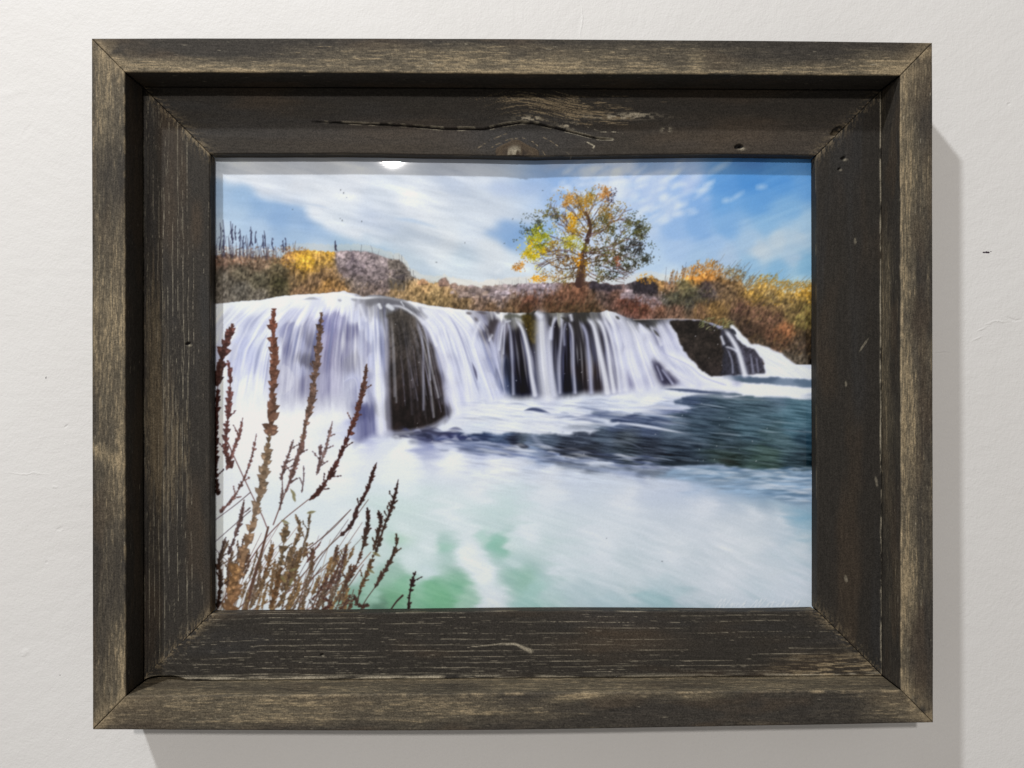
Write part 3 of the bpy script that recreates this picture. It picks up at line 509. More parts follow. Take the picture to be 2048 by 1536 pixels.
dm = wpoly("868,864 930,872 985,868 1040,866 1095,868 1140,872 1185,862 1225,842 1260,824 1330,828 1372,818 1352,798 1380,793 1440,789 1500,795 1560,800 1650,806 1650,937 1560,942 1520,941 1470,935 1400,931 1330,929 1270,934 1220,926 1160,920 1110,910 1060,899 1010,893 960,884 900,884 830,877 785,868 828,856", 80, 26, 1.8)
dm = np.maximum(dm, .95 * wpoly("1430,757 1480,752 1560,757 1650,760 1650,777 1560,770 1490,764", 60, 8, 1.5))
dm = np.maximum(dm, .9 * wpoly("1320,777 1380,779 1460,786 1500,792 1440,792 1370,784", 50, 6, 1.5))
dm = np.maximum(dm, .8 * wpoly("1180,822 1240,828 1300,826 1330,838 1250,846 1200,838", 80, 16, 2.5))
dm = np.maximum(dm, .55 * wpoly("1000,898 1080,906 1160,928 1240,938 1240,944 1140,934 1060,916", 80, 16, 2.5))
fr_ = .55 * wpoly("840,876 900,884 960,887 1010,896 1060,904 1110,916 1160,927 1220,934 1270,941 1330,938 1400,940 1470,946 1560,952 1650,948 1650,962 1540,960 1440,956 1330,952 1240,948 1150,940 1080,926 1000,910 900,896 830,886", 110, 34, 3)
dm = np.maximum(dm, fr_)
dm = np.maximum(dm, .45 * wpoly("1100,850 1180,846 1260,850 1330,862 1280,866 1180,860", 90, 26, 3))
pool = pool * (1 - dm[..., None]) + dm[..., None] * (deep * np.array([.97, 1.01, 1.0]))
rip = fbm(XX / 34, (YY - .13 * (XX - 1000)) / 3.0, 4, 6, .6) - .5
dark = 1 - pool.mean(2)
inpool = sstep(780, 810, YY) * sstep(1010, 930, YY) * sstep(880, 960, XX)
pool = pool + (rip * (.12 + .36 * np.clip(dark * 1.3, 0, 1)) * inpool)[..., None] * np.array([.95, 1.0, 1.05])
dg = fbm((XX * .86 + YY * .5) / 60, (YY * .86 - XX * .5) / 9, 4, 2) - .5
pool = pool + (dg * .07 * sstep(1000, 1150, YY) * sstep(700, 900, XX))[..., None] * np.array([1.4, .9, .95])
el = lambda x, y, rx, ry, an=0.0: np.exp(-((((XX - x) * np.cos(an) + (YY - y) * np.sin(an)) / rx) ** 2 + ((-(XX - x) * np.sin(an) + (YY - y) * np.cos(an)) / ry) ** 2) ** 1.5)
keep = np.clip(el(840, 1195, 120, 46) + el(990, 1086, 44, 24, .35) + el(1045, 1160, 56, 30, .75) + el(1075, 1205, 60, 26) + el(1310, 1200, 70, 14, .35) + el(885, 1096, 22, 9) + el(795, 1078, 30, 12) + .5 * el(1190, 1200, 90, 22) + .6 * el(700, 1205, 70, 40), 0, 1)
low = (sstep(985, 1050, YY) * (1 - keep) * sstep(1600, 1500, XX + .5 * (YY - 1050)))[..., None]
gm = pool.mean(2, keepdims=True)
kg_ = (keep * sstep(985, 1050, YY))[..., None]; pool = pool * (1 - kg_) + kg_ * (gm + (pool - gm) * .8)
pool = pool * (1 - low) + low * (gm + (pool - gm) * .55 + np.array([0.0, .014, .026]))
# long silky foam streaks running out of the plunge pool
fl = (XX - 760) * .30; sv = YY - 930 - fl
fs = fbm(XX / 120 + YY / 200, sv / 5.5, 4, 5, .6) - .5
pool = pool + (fs * .05 * sstep(960, 1040, YY) * sstep(620, 780, XX))[..., None] * np.array([1.15, .95, .85])
put(np.clip((YY - np.maximum(crest, 640)) / 3, 0, 1) * (YY > 730), pool)
white_left = sstep(775, 840, YY + 30 * (fbm(SS * 3, YY / 50, 3, 6) - .5)) * sstep(722, 690, XX + (YY - 820) * -.1)
fall = fall * (1 - white_left[..., None]) + white_left[..., None] * pool
mist = sstep(base - 12, base + 10, YY)
put(mf * (1 - mist), fall)

W1 = hexc('eef1f9'); W2 = hexc('cfd4ee'); LAV = hexc('b7bcd8')
def stream(s, w0, w1, a=.9, col=W1):
    P_ = pts(s)
    stroke(P_, w0 * 1.3, w1 * 1.7, LAV, a * .5, soft=w0 * .8 + 2.5, ease=.18)
    stroke(P_, w0 * .8, w1, col, a * .92, soft=w0 * .6 + 1.6, ease=.14)
    for k in range(int(max(w0, w1) / 5)):
        o = rs.uniform(-.35, .35) * max(w0, w1)
        stroke([(x + o * (0.6 + .5 * i / len(P_)), y + 3) for i, (x, y) in enumerate(P_)], 1.4, 2, hexc('a8acd4') if rs.rand() < .5 else hexc('fafbfe'), rs.uniform(.1, .35), soft=2.4)
# crest lip, grey rock at the lip on the left
stroke(pts("560,596 620,592 680,589 720,596 770,596 810,604 860,615 920,622"), 5, 4, hexc('f2f4f8'), .8, soft=3)
for s in ("604,600 624,597 642,600", "675,600 684,602", "700,598 715,602"): stroke(pts(s), 5, 4, hexc('8c8e92'), .7, soft=4, taper=True)
stroke(pts("738,606 760,600 790,602 815,612 840,628 850,636"), 13, 10, hexc('707076'), .75, soft=6)
stroke(pts("768,612 800,614 830,632 858,660 872,690"), 4, 8, W1, .85, soft=4, ease=.35)
stroke(pts("758,610 761,616"), 7, 6, hexc('eceff4'), .8, soft=3); stroke(pts("776,612 785,618"), 9, 8, hexc('e6eaf0'), .8, soft=4)
stroke(pts("802,604 808,613"), 3, 2, hexc('d8dce4'), .7)
# left veil
stream("724,650 722,700 724,760 728,800", 8, 12, .45); stream("746,632 752,690 757,760 764,862", 14, 22, .85); stream("764,630 768,700 772,740", 4, 4, .35, W2)
stream("700,610 702,640", 14, 10, .6); stream("718,606 730,640", 10, 8, .6)
stream("690,760 706,753 716,760 722,800", 8, 16, .35, W2)
def strand(sv, y0, y1, w, c, a):
    P_ = []
    for y in np.linspace(y0, y1, 7):
        r_ = int(np.clip(y - PY0, 0, PH - 1)); P_.append((float(np.interp(sv, np.arange(len(GUIDE)), GX_[:, r_])), y))
    stroke(P_, w, w * 1.2, hexc(c), a, soft=w * .7 + 1, taper=True)
for i in range(300):
    sv = rs.uniform(1.1, 22.4); xa = np.interp(sv, np.arange(len(GUIDE)), GX_[:, 620 - PY0]); yc = float(curve(CREST, xa)); yb = min(float(curve(BASE, xa)), 800)
    y0 = yc + rs.uniform(6, 70); y1 = min(yb - rs.uniform(0, 25), y0 + rs.uniform(50, 170))
    if y1 - y0 < 25: continue
    strand(sv, y0, y1, rs.uniform(1.6, 5), ('7f87ac', '8f96bc', 'f6f8fc', 'ffffff', 'a4aacb', '6c7398')[rs.randint(6)], rs.uniform(.15, .45))
# the big bare rock face
rk = wmask("774,628 800,616 826,630 848,655 866,700 881,760 893,830 868,856 820,864 776,862 773,760", 8, 8, 3.0, 14, 60, 0, 4)
haze_fade = sstep(610, 840, YY + .55 * (XX - 800))  # rock painted lighter at upper left, imitating a hazy reflection
rockc = hexc('56504a') * (1 - haze_fade[..., None]) + hexc('241d1c') * haze_fade[..., None]
rid = 1 - np.abs(2 * fbm(XX / 15, YY / 26, 4, 5, .6) - 1)
rockc = rockc * (1 + .9 * (fbm(XX / 11, YY / 30, 4, 3) - .5)[..., None] + .5 * tex[..., None]) * (1 - .22 * sstep(.78, .98, rid))[..., None]
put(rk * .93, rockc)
for i in range(16):
    x = rs.uniform(780, 880); y = rs.uniform(660, 800); stroke([(x, y), (x + 3, y + 20), (x + 5, y + rs.uniform(30, 50))], 1.5, 2.5, hexc('1f1b1e') if i % 2 else hexc('8a8886'), .25, soft=2.5, taper=True)
stroke(pts("772,640 774,700 774,760 778,862"), 8, 10, hexc('a8aac0'), .55, soft=7)
stroke(pts("770,868 800,866 835,862 868,852 890,838"), 9, 9, hexc('b4b8cc'), .65, soft=9)
# spray threads over the big dark rock
for i in range(20):
    x = rs.uniform(800, 895); y0 = rs.uniform(650, 790); L = rs.uniform(30, 90)
    stroke([(x, y0), (x + 4 + (x - 790) * .04, y0 + L * .5), (x + 6 + (x - 790) * .1, min(y0 + L, 862))], 1, 2, hexc('9c9cb4'), rs.uniform(.12, .4), soft=1.6)
stream("832,640 844,680 846,740 846,820", 4, 2, .5, W2); stream("838,636 852,668 858,720 860,760", 3, 2, .5, W2)
for i in range(20):
    k_ = rs.rand(); x0_ = 776 + 70 * k_; b_ = 4 + 44 * k_
    stroke([(x0_, 630 + 20 * k_), (x0_ + b_ * .45, 690), (x0_ + b_ * .75, 750), (x0_ + b_, rs.uniform(790, 855))], 1.6, rs.uniform(2, 5), hexc(('c8ccdf', 'a8acc4', 'e4e7f0')[rs.randint(3)]), rs.uniform(.06, .22) * (2.2 if k_ > .75 or k_ < .12 else .8), soft=3, ease=.3)
# curtain to the right of it
stream("838,624 868,660 890,720 906,800 912,826", 16, 24, .55); stream("880,625 910,660 928,720 940,800", 12, 20, .55); stream("905,626 940,670 962,730 985,795", 12, 20, .5)
stroke(pts("892,624 912,655 930,700 940,740"), 4, 3, hexc('8e92b4'), .7, soft=4, taper=True); stroke(pts("942,722 950,745 954,764"), 5, 5, hexc('4a4a66'), .8, soft=3, taper=True)
for s in ("930,626 945,628", "950,624 965,626 975,628", "990,623 1000,628", "948,634 958,646"): stroke(pts(s), 6, 5, hexc('5a5458'), .75, soft=4, taper=True)
put(poly(pts("976,648 985,640 996,640 994,655 988,672 982,678 978,666"), 2, 3, 2) * .85, hexc('423c40'))
put(poly(pts("1040,633 1052,630 1062,632 1073,645 1075,655 1071,690 1062,688 1054,660 1046,645"), 1.5, 3, 3) * .92, (hexc('453a18') * (1 + .9 * tex[..., None])))
stroke(pts("1012,634 1030,632 1042,636"), 8, 5, hexc('5e5f56'), .8, soft=4)
stream("960,640 950,665 945,690", 9, 6, .55); stream("985,668 978,680", 5, 4, .5)
stream("1007,646 1002,669 998,700", 3.4, 3, .8); stream("1010,642 1008,670 1006,708", 2.4, 2, .7); stream("1003,642 995,662 992,690 996,730 1004,785", 9, 16, .35, W2)
stream("1015,642 1021,669 1024,716 1026,788", 3.5, 5, .5, W2); stream("1033,641 1045,662 1056,708 1062,751 1069,790", 5, 9, .85); stream("1022,642 1012,644", 3, 3, .6)
stream("1082,626 1084,677 1088,736 1096,792", 20, 30, .8); stream("1070,624 1080,632", 8, 12, .7)
stream("1100,650 1098,690 1101,740 1108,790", 9, 7, .6)
stream("1122,628 1123,658 1119,716 1119,785", 5, 6, .5, W2); stream("1112,634 1104,650 1101,677", 6, 5, .75); stream("1136,642 1144,669 1146,736 1149,785", 4.5, 6, .6, W2); stream("1132,644 1127,665 1128,690", 4, 3, .45, W2)
stream("1140,628 1143,640", 6, 4, .8); stream("1160,643 1172,669 1177,716 1182,785", 6, 7, .62, W2); stream("1175,637 1187,654 1197,697 1209,755 1214,785", 7, 12, .85); stream("1191,637 1205,654 1215,697 1221,745 1227,783", 6, 9, .85)
stream("1205,634 1220,667 1232,720 1240,782", 6, 9, .85); stream("1220,630 1232,672 1243,724 1251,779", 9, 12, .8); stream("1232,630 1251,662 1264,724 1280,775", 14, 22, .7)
stream("1257,640 1273,667 1288,714 1308,771", 14, 22, .65); stream("1281,650 1298,675 1310,704 1340,740 1384,766", 12, 22, .75); stream("1318,648 1331,675 1343,706", 12, 18, .7); stream("1335,646 1351,669 1366,699", 12, 18, .7); stream("1300,652 1312,668 1322,690", 4, 5, .6)
put(poly(pts("1304,720 1318,726 1338,744 1358,766 1340,770 1322,766 1312,748"), 3, 4, 4) * .8, hexc('4c4a60') + .5 * streak2[..., None])
stream("1322,738 1332,752 1344,768", 3, 3, .6, W2); stream("1312,730 1324,760", 2.5, 3, .5, W2)
stream("1325,704 1376,728 1405,751 1450,768", 22, 30, .9)
for s, w in (("1262,641 1282,642 1302,646", 5), ("1290,648 1298,656", 4), ("1305,658 1320,676", 4), ("1120,634 1132,640 1140,646", 5), ("1150,630 1165,632 1172,640", 7), ("1104,632 1100,646 1102,656", 5), ("1230,632 1240,640", 4)):
    stroke(pts(s), w * 1.4, w, hexc('3a3836'), .8, soft=3, taper=True)
# dark wall right of the falls
wallm = poly(pts("1338,641 1360,640 1402,641 1420,650 1442,660 1448,690 1452,720 1458,750 1425,754 1405,744 1382,722 1366,700 1352,668"), 1.3, 3, 5)
rid2 = 1 - np.abs(2 * fbm(XX / 13, YY / 12, 4, 3, .6) - 1)
put(wallm * .97, hexc('2f2925') * (1 + .6 * tex[..., None] + 1.1 * (fbm(XX / 12, YY / 16, 4, 6) - .5)[..., None]) * (1 - .25 * sstep(.78, .98, rid2))[..., None] + np.array([.012, .008, .016]) * sstep(700, 750, YY)[..., None])
stroke(pts("1266,640 1310,639 1345,638 1402,640"), 2, 2, hexc('b8aeaa'), .6)
scatter(90, 1395, 1470, 635, 662, "8a9058 a8a868 6a7044 c8c890 5a6040", (4, 10), (1, 2), (.4, .85), ang=-.6, ell=True)
# small cascade on the right
put(poly(pts("1440,660 1462,655 1475,672 1500,695 1520,705 1530,748 1440,752 1446,700"), 1.5, 3, 6) * .95, hexc('34343e') * (1 + .7 * tex[..., None]))
casc = poly(pts("1460,651 1466,651 1480,664 1500,686 1532,694 1562,707 1585,726 1602,736 1640,738 1640,760 1560,756 1532,747 1526,722 1508,700 1486,692 1472,676"), 1.6, 3, 7)
put(casc, hexc('e9edf7') * (1 + .10 * (fbm((XX - YY) / 9, (XX * .55 - YY) / 3, 3, 2) - .5)[..., None]))
put(poly(pts("1478,690 1500,698 1522,716 1528,744 1500,748 1488,720"), 1.6, 4, 2) * .85, hexc('464450') * (1 + .9 * tex[..., None]))
stream("1450,660 1464,680 1477,706 1489,750", 7, 9, .9); stream("1441,671 1447,688", 4, 4, .8); stream("1450,694 1462,697 1474,703", 3, 4, .7); stream("1454,698 1463,722 1465,746", 2.6, 3, .45, W2); stream("1500,706 1506,746", 3, 4, .35, W2); stream("1512,716 1516,744", 2, 3, .3, W2)
dab(1467, 664, 14, 7, .9, hexc('2e3038'), .85, soft=2)

# ---- foam streaks and currents
def wavy(s, w0, w1, col, a, soft=3): stroke(pts(s), w0 * 1.3, w1 * 1.3, hexc(col), a, soft=soft, taper=True)
wavy("820,868 850,862 880,868 920,866", 8, 4, '33354c', .8, 5); wavy("790,872 830,876 870,884 905,880", 6, 5, '3c4060', .7, 5); wavy("880,876 920,882 960,878 1000,872", 7, 5, '37415e', .7, 5)
wavy("1045,822 1065,819 1085,823 1102,828", 8, 3, '303a5c', .9, 4); wavy("1140,836 1190,832 1250,838", 5, 3, '56638a', .6, 5); wavy("1160,815 1200,822 1240,828", 4, 2, '6a7698', .6, 4)
for i in range(120):   # foam threads on the dark pool
    x = rs.uniform(960, 1560); y = rs.uniform(800, 935); L = rs.uniform(30, 120)
    if dm[int(y - PY0), int(min(x + L / 2, 1635) - PX0)] < .6 or (x > 1400 and y < 800): continue
    k = rs.uniform(.06, .16)
    c = 'dfe6f2' if rs.rand() < (.75 if x < 1300 and y < 860 else .35) else '2a3444'
    stroke([(x, y), (x + L * .5, y + L * .5 * k + rs.uniform(-2, 2)), (x + L, y + L * k)], 1, rs.uniform(2.5, 5), hexc(c), rs.uniform(.12, .42), soft=3, taper=True)
wavy("1210,846 1250,848 1300,855 1350,864 1372,867", 6, 2, 'dde3f0', .9, 4); wavy("1100,846 1160,846 1215,850", 9, 5, 'e2e7f0', .7, 7); wavy("1240,806 1290,812 1350,818 1420,813", 7, 2, 'dfe4f1', .75, 5); wavy("1260,818 1320,832 1390,838", 5, 1.5, 'd3daea', .6, 4)
wavy("1300,796 1350,790 1420,792 1500,800 1600,802", 7, 3, 'e6eaf4', .35, 6); wavy("1400,772 1480,780 1560,790 1640,796", 12, 9, 'edf0f8', .9, 7); wavy("1325,779 1360,780 1420,786 1470,788", 4, 2.5, '4c5674', .8, 3)
wavy("1040,894 1080,890 1110,898 1150,905", 4, 3, 'aab4cc', .6, 4); wavy("1060,868 1075,885 1095,902", 10, 7, 'a8b2c8', .5, 7); wavy("1200,885 1240,884 1270,892 1290,905", 3, 2, '7c8696', .6, 3); wavy("1240,906 1270,912 1300,922", 3, 2, '7a8898', .6, 3)
wavy("1110,905 1150,900 1200,912 1240,916", 14, 10, '262a36', .6, 9); wavy("1250,930 1330,930 1400,927 1470,934", 7, 5, '1e2a34', .75, 5); wavy("1430,920 1455,923 1480,930", 9, 6, '2e2a26', .35, 8); wavy("1030,888 1045,893 1060,895", 8, 5, '2a2c38', .8, 4)
wavy("900,888 960,892 1010,904 1060,915 1100,926", 5, 3, '6a78a4', .6, 5); wavy("880,893 940,897 985,905", 3, 2, '8c98bc', .6, 4); wavy("1100,928 1180,938 1260,948 1330,960", 6, 4, '94a4c6', .5, 7)
put(.8 * wpoly("1300,944 1400,936 1520,946 1650,940 1650,1008 1560,1004 1500,992 1420,976 1350,958", 90, 22, 3), hexc('8ea8c2') * (1 + .5 * (fbm(XX / 40, YY / 5, 4, 3) - .5)[..., None]))
for i in range(230):    # choppy blue water
    x = rs.uniform(1340, 1630); y = rs.uniform(938, 1004); L = rs.uniform(30, 80)
    if (y - 940) > (x - 1330) * .24 + 8: continue
    c = ('48647f', 'd8e0ea', '5c7a98', 'c4d0e0', 'e4e9f0')[rs.randint(5)]
    stroke([(x, y), (x + L * .5, y - 1.5 + rs.uniform(-1, 1)), (x + L, y + 1.5)], 2.5, rs.uniform(3, 6), hexc(c), rs.uniform(.25, .6), soft=4.5, taper=True)
for s, w in (("1540,1030 1590,1038 1640,1036", 8), ("1560,1046 1600,1056 1640,1060", 6)): wavy(s, 3, w, '86aec6', .45, 7)

for i in range(150):
    x = rs.uniform(900, 1330); y = 800 + rs.rand() * 46 + max(0, x - 1250) * .1; L = rs.uniform(24, 80)
    c = ('6a7698', 'f0f3f8', '8c98b8', 'dfe5f0', '4c5678')[rs.randint(5)]
    stroke([(x, y), (x + L * .5, y + rs.uniform(-3, 2)), (x + L, y + L * .07)], 2.5, rs.uniform(3, 6), hexc(c), rs.uniform(.12, .4) * (1 if x > 1080 else .5), soft=4, taper=True)
for i in range(130):
    x = rs.uniform(840, 1300); y = 893 + (x - 900) * .10 + rs.uniform(-16, 10); L = rs.uniform(24, 70)
    c = ('7c8ab0', 'eef1f7', '5c6a94', 'c6cfe2', '34405c')[rs.randint(5)]
    stroke([(x, y), (x + L * .5, y + L * .03 + rs.uniform(-3, 3)), (x + L, y + L * .11)], 2.5, rs.uniform(3, 6.5), hexc(c), rs.uniform(.2, .5), soft=4, taper=True)
for i in range(26):
    x = rs.uniform(780, 930); y = rs.uniform(858, 884); L = rs.uniform(16, 40)
    stroke([(x, y), (x + L * .5, y - 3), (x + L, y + 2)], 3, 6, hexc(('b8bedc', '5c6290', 'e4e8f2', '3a3c56')[rs.randint(4)]), rs.uniform(.25, .6), soft=4, taper=True)

# ---- seed-head plants in the foreground
rs = np.random.RandomState(31)
def spike(s, w, c0, c1=None, stem=1.8, gap=4.4, tail=None, thin=1.0, wide=None):
    w = w * .98
    P_ = spline(pts(s), 14); c0 = hexc(c0); c1 = hexc(c1) if c1 else c0
    c0 = (c0.mean() + (c0 - c0.mean()) * .95) * .95; c1 = (c1.mean() + (c1 - c1.mean()) * .9) * .95; gap = gap * (1.12 if w < 18 else .95)
    seg = np.hypot(*np.diff(P_, axis=0).T); cum = np.concatenate([[0], np.cumsum(seg)]); L = cum[-1]
    for i in range(0, len(P_) - 1, 2):
        g = i / len(P_); stroke(P_[i:i + 3], stem * (.6 + .6 * g), stem * (.7 + .6 * g), c0 * (1 - g) + c1 * g, .95, soft=1, smooth=False)
    t = 2.0; k = 0
    while t < L:
        x = np.interp(t, cum, P_[:, 0]); y = np.interp(t, cum, P_[:, 1])
        x2 = np.interp(min(t + 3, L), cum, P_[:, 0]); y2 = np.interp(min(t + 3, L), cum, P_[:, 1]); x1 = np.interp(max(t - 3, 0), cum, P_[:, 0]); y1 = np.interp(max(t - 3, 0), cum, P_[:, 1])
        up = np.arctan2(y1 - y2, x1 - x2); g = t / L
        env = (.72 + .5 * float(vnoise(np.array(t / 13.), np.array(w), 3))) * min(1, .35 + t / (L * .22)) * (1 if thin == 1 else (1 - (1 - thin) * g)) * rs.uniform(.72, 1.2)
        if w < 16 and rs.rand() < .10 and .25 < g < .9:
            sd = 1 if rs.rand() < .5 else -1; an = up + sd * rs.uniform(.5, .9); L2 = rs.uniform(10, 24); cc = (c0 * (1 - g) + c1 * g)
            stroke([(x, y), (x + np.cos(an) * L2, y + np.sin(an) * L2)], 1.4, 1, cc * .9, .9, soft=1)
            for q in (.5, .75, 1.0): dab(x + np.cos(an) * L2 * q + rs.normal(0, .8), y + np.sin(an) * L2 * q, rs.uniform(4, 6.5), rs.uniform(2.4, 3.6), an + rs.uniform(-.6, .6), cc * rs.uniform(.75, 1.2), .95, tear=True)
        if rs.rand() < .93:
            for sd in (-1, 1):
                ln = w * .72 * env * rs.uniform(.65, 1.3); an = up + sd * rs.uniform(.35, 1.25)
                c = (c0 * (1 - g) + c1 * g) * rs.uniform(.72, 1.25)
                dab(x + np.cos(an) * ln * .40, y + np.sin(an) * ln * .40, ln * 1.05, ln * .62, an, c, .95, tear=True)
                if rs.rand() < .7: dab(x + np.cos(an) * ln * .3, y + np.sin(an) * ln * .3, ln * .55, ln * .24, an, np.clip(c * 1.6 + .03, 0, 1), .45)
            dab(x, y, w * .5 * env, w * .42 * env, up, (c0 * (1 - g) + c1 * g) * rs.uniform(.8, 1.15), .95)
        t += gap * rs.uniform(.7, 1.3) * max(.75, w / 14); k += 1
def stem(s, w0, w1, c='5a4038', a=.95): stroke(pts(s), w0, w1, hexc(c), a, soft=1)
# thin stems at the foot
stem("615,1000 560,1045 520,1090 480,1150 430,1222", 1.6, 2.6, '6a4a42'); stem("700,1020 660,1062 600,1110 540,1160 470,1222", 1.2, 2.2, '5c4640'); stem("735,1000 690,1060 640,1110 560,1200 545,1222", 1.2, 2, '5a443e')
stem("535,1055 520,1110 505,1160 488,1222", 4, 8, '5a4034'); stem("532,1055 522,1030 500,985 470,920 455,885", 2, 2, '6c4a42'); stem("545,1050 560,1010 575,970", 2.4, 2, '6a4c44'); stem("430,1040 470,1010 500,985", 1.2, 1.6, '4a3634'); stem("428,1085 470,1048 500,1022", 1.2, 1.6, '4a3a34')
stem("740,1105 700,1150 640,1200 610,1222", 1.6, 2.4, '8a6a5c'); stem("725,1130 690,1180 650,1222", 1.4, 2, '5c443c'); stem("640,1135 600,1190 575,1222", 1.4, 2, '5a4238'); stem("625,1150 622,1170 600,1200", 1.2, 1.6, '6a4a40'); stem("748,1175 730,1200 718,1222", 1.6, 2, '4c3a34'); stem("705,1180 700,1200 692,1222", 1.4, 2, '5a463c')
stem("460,1130 440,1110 425,1095", 1.2, 1.2, '4a3a34'); stem("680,1115 600,1170 500,1222", 1.2, 1.8, '7a5c50'); stem("560,1222 600,1180 660,1120 700,1085", 2, 1, '5c4238')
for i in range(40):
    x = rs.uniform(430, 640); y = 1228; h = rs.uniform(50, 190); ln = rs.uniform(.1, .75)
    stroke([(x, y), (x + ln * h * .36 + rs.uniform(-4, 4), y - h * .5), (x + ln * h, y - h)], rs.uniform(1.4, 2.4), .9, hexc(('5a4034', '6a4c3c', '7a5c44', '4a362e', '8a6a4c')[rs.randint(5)]), rs.uniform(.5, .9), soft=1)
# shorter, hazier heads behind
for i in range(78):
    x = rs.uniform(430, 690); y = rs.uniform(1085, 1200) - max(0, 560 - x) * .25; h = rs.uniform(28, 62); ln = rs.uniform(.05, .6)
    spike("%f,%f %f,%f %f,%f" % (x + ln * h, y, x + ln * h * .55, y + h * .5, x, y + h), rs.uniform(6, 11), ('6a5644', '7a6248', '5c4638', '8a6e4c', '6e5c4c')[rs.randint(5)], gap=4.6, stem=1.4)
for s, w, c in (("485,836 478,870 466,900 452,940", 9, '7a5650'), ("512,868 505,905 492,945 470,990 440,1025", 8, '72544e'), ("487,1000 482,1030 470,1070 455,1110", 9, '5e4a46'), ("612,862 602,890 590,925 580,960 570,985", 9, '7a5e5a'), ("586,880 576,910 566,940 560,960", 9, '6c5652'),
                ("563,950 563,985 558,1020", 6, '6a5450'), ("664,843 655,880 645,915 632,950", 8, '7c6662'), ("641,890 638,920 634,945", 7, '6e5654'), ("606,932 606,960 602,985", 4, '6c5a5a'), ("618,1025 615,1060 606,1090 598,1120", 7, '6a5a48'), ("570,1050 565,1090 560,1130", 15, '6c5a44'), ("590,1030 598,1060 580,1110 575,1140", 12, '74604a'),
                ("692,1092 685,1115 678,1145 668,1170", 8, '5a443e'), ("680,1120 668,1150 650,1185", 9, '5e463c'), ("655,1150 640,1180 622,1200", 8, '5c4238'), ("600,1100 590,1140 570,1180 555,1215", 11, '6e5840'), ("560,1135 552,1170 540,1215", 14, '6a4e34'), ("640,1085 625,1105 612,1125", 6, '6a4a42'), ("450,1075 440,1110 432,1140", 9, '4c3c34'), ("545,1085 540,1110 528,1150", 10, '7a5c40')):
    spike(s, w, c, gap=4)
spike("434,1130 440,1160 432,1222", 12, '4a3428', '2c201c', gap=4); spike("436,760 432,840 430,930 434,990", 13, '4a2c28', '34241f', gap=4.4); 
spike("466,648 458,672 448,700 440,735 432,770", 19, '63413a', '46302c', gap=3.6, stem=2.5)
spike("456,722 460,760 458,800 454,850 450,900 462,935", 15, '6a4644', '5c3c36', gap=5, stem=2.5)
spike("548,618 546,660 549,700 547,740 545,780 542,830 538,870", 21, '74483a', '6f5444', gap=4.6, stem=4)
spike("538,870 534,900 530,930 524,960 516,1000 508,1030", 24, '7f6a54', '84705c', gap=5, stem=5)
spike("508,1030 500,1060 490,1095 478,1140 468,1180 456,1226", 24, '8c7660', '866040', gap=4.4, stem=5)
spike("470,1130 462,1170 452,1222", 22, '94704a', '806044', gap=4, stem=6)
spike("643,626 640,660 636,700 630,745 624,790 617,825 610,850 604,885", 15, '5e4a40', '7c6254', gap=3.8, stem=4)
spike("604,885 596,915 588,935 578,960", 13, '7c6058', '70564e', gap=5.5, stem=2)
spike("733,729 729,760 722,795 712,830 702,855 697,868", 12, '5c463c', '5c342c', gap=3.4, stem=4)
spike("700,860 684,900 668,935 650,965 630,990 618,1000", 12, '4c2c28', '4a2e28', gap=3.6, stem=3)
spike("752,926 742,955 728,990 712,1020 704,1045 692,1062 680,1072", 11, '3c2320', '46302e', gap=4, stem=2.4); stem("700,1020 640,1078 600,1110", 1.4, 1.4, '5c443e')
spike("795,960 790,985 783,1010 776,1030 768,1050 758,1080 748,1110", 9, '34201e', '4a382e', gap=4.4, stem=2.4)
spike("733,1016 735,1035 732,1060 727,1085 722,1100", 12, '36211f', '4a3a30', gap=4, stem=3); spike("755,1022 760,1045 752,1075 745,1100", 12, '36211f', '4c3a2e', gap=4, stem=3)
spike("722,1100 716,1120 705,1140 690,1165", 9, '5c4438', '5a4034', gap=5, stem=2); spike("745,1110 735,1140 722,1170 715,1190", 10, '54402f', '6a5038', gap=5, stem=2)
spike("790,1068 792,1085 784,1110 772,1135 760,1155 748,1175", 12, '443428', '4c3830', gap=4, stem=3); spike("706,1190 715,1212 735,1212", 10, '4c362e', gap=4.5)
spike("829,1144 822,1165 817,1190 814,1222", 10, '2e1c1c', gap=6, stem=3); stem("803,1192 790,1205 778,1222", 4, 2.5, '3a2826')
spike("700,1190 690,1205 678,1222", 9, '5a4238', gap=5); spike("640,1195 660,1208 640,1222", 9, '5a3c34', gap=5)
for x, y, a in ((584, 985, -2.2), (586, 995, -1.9), (570, 1045, .4), (580, 1165, 1.9), (585, 1140, -.3), (565, 1160, .9), (622, 1025, -.2), (752, 1110, .5), (740, 1143, .6)):
    dab(x, y, 20, 6, a, hexc('7c7450'), .8, tear=True)

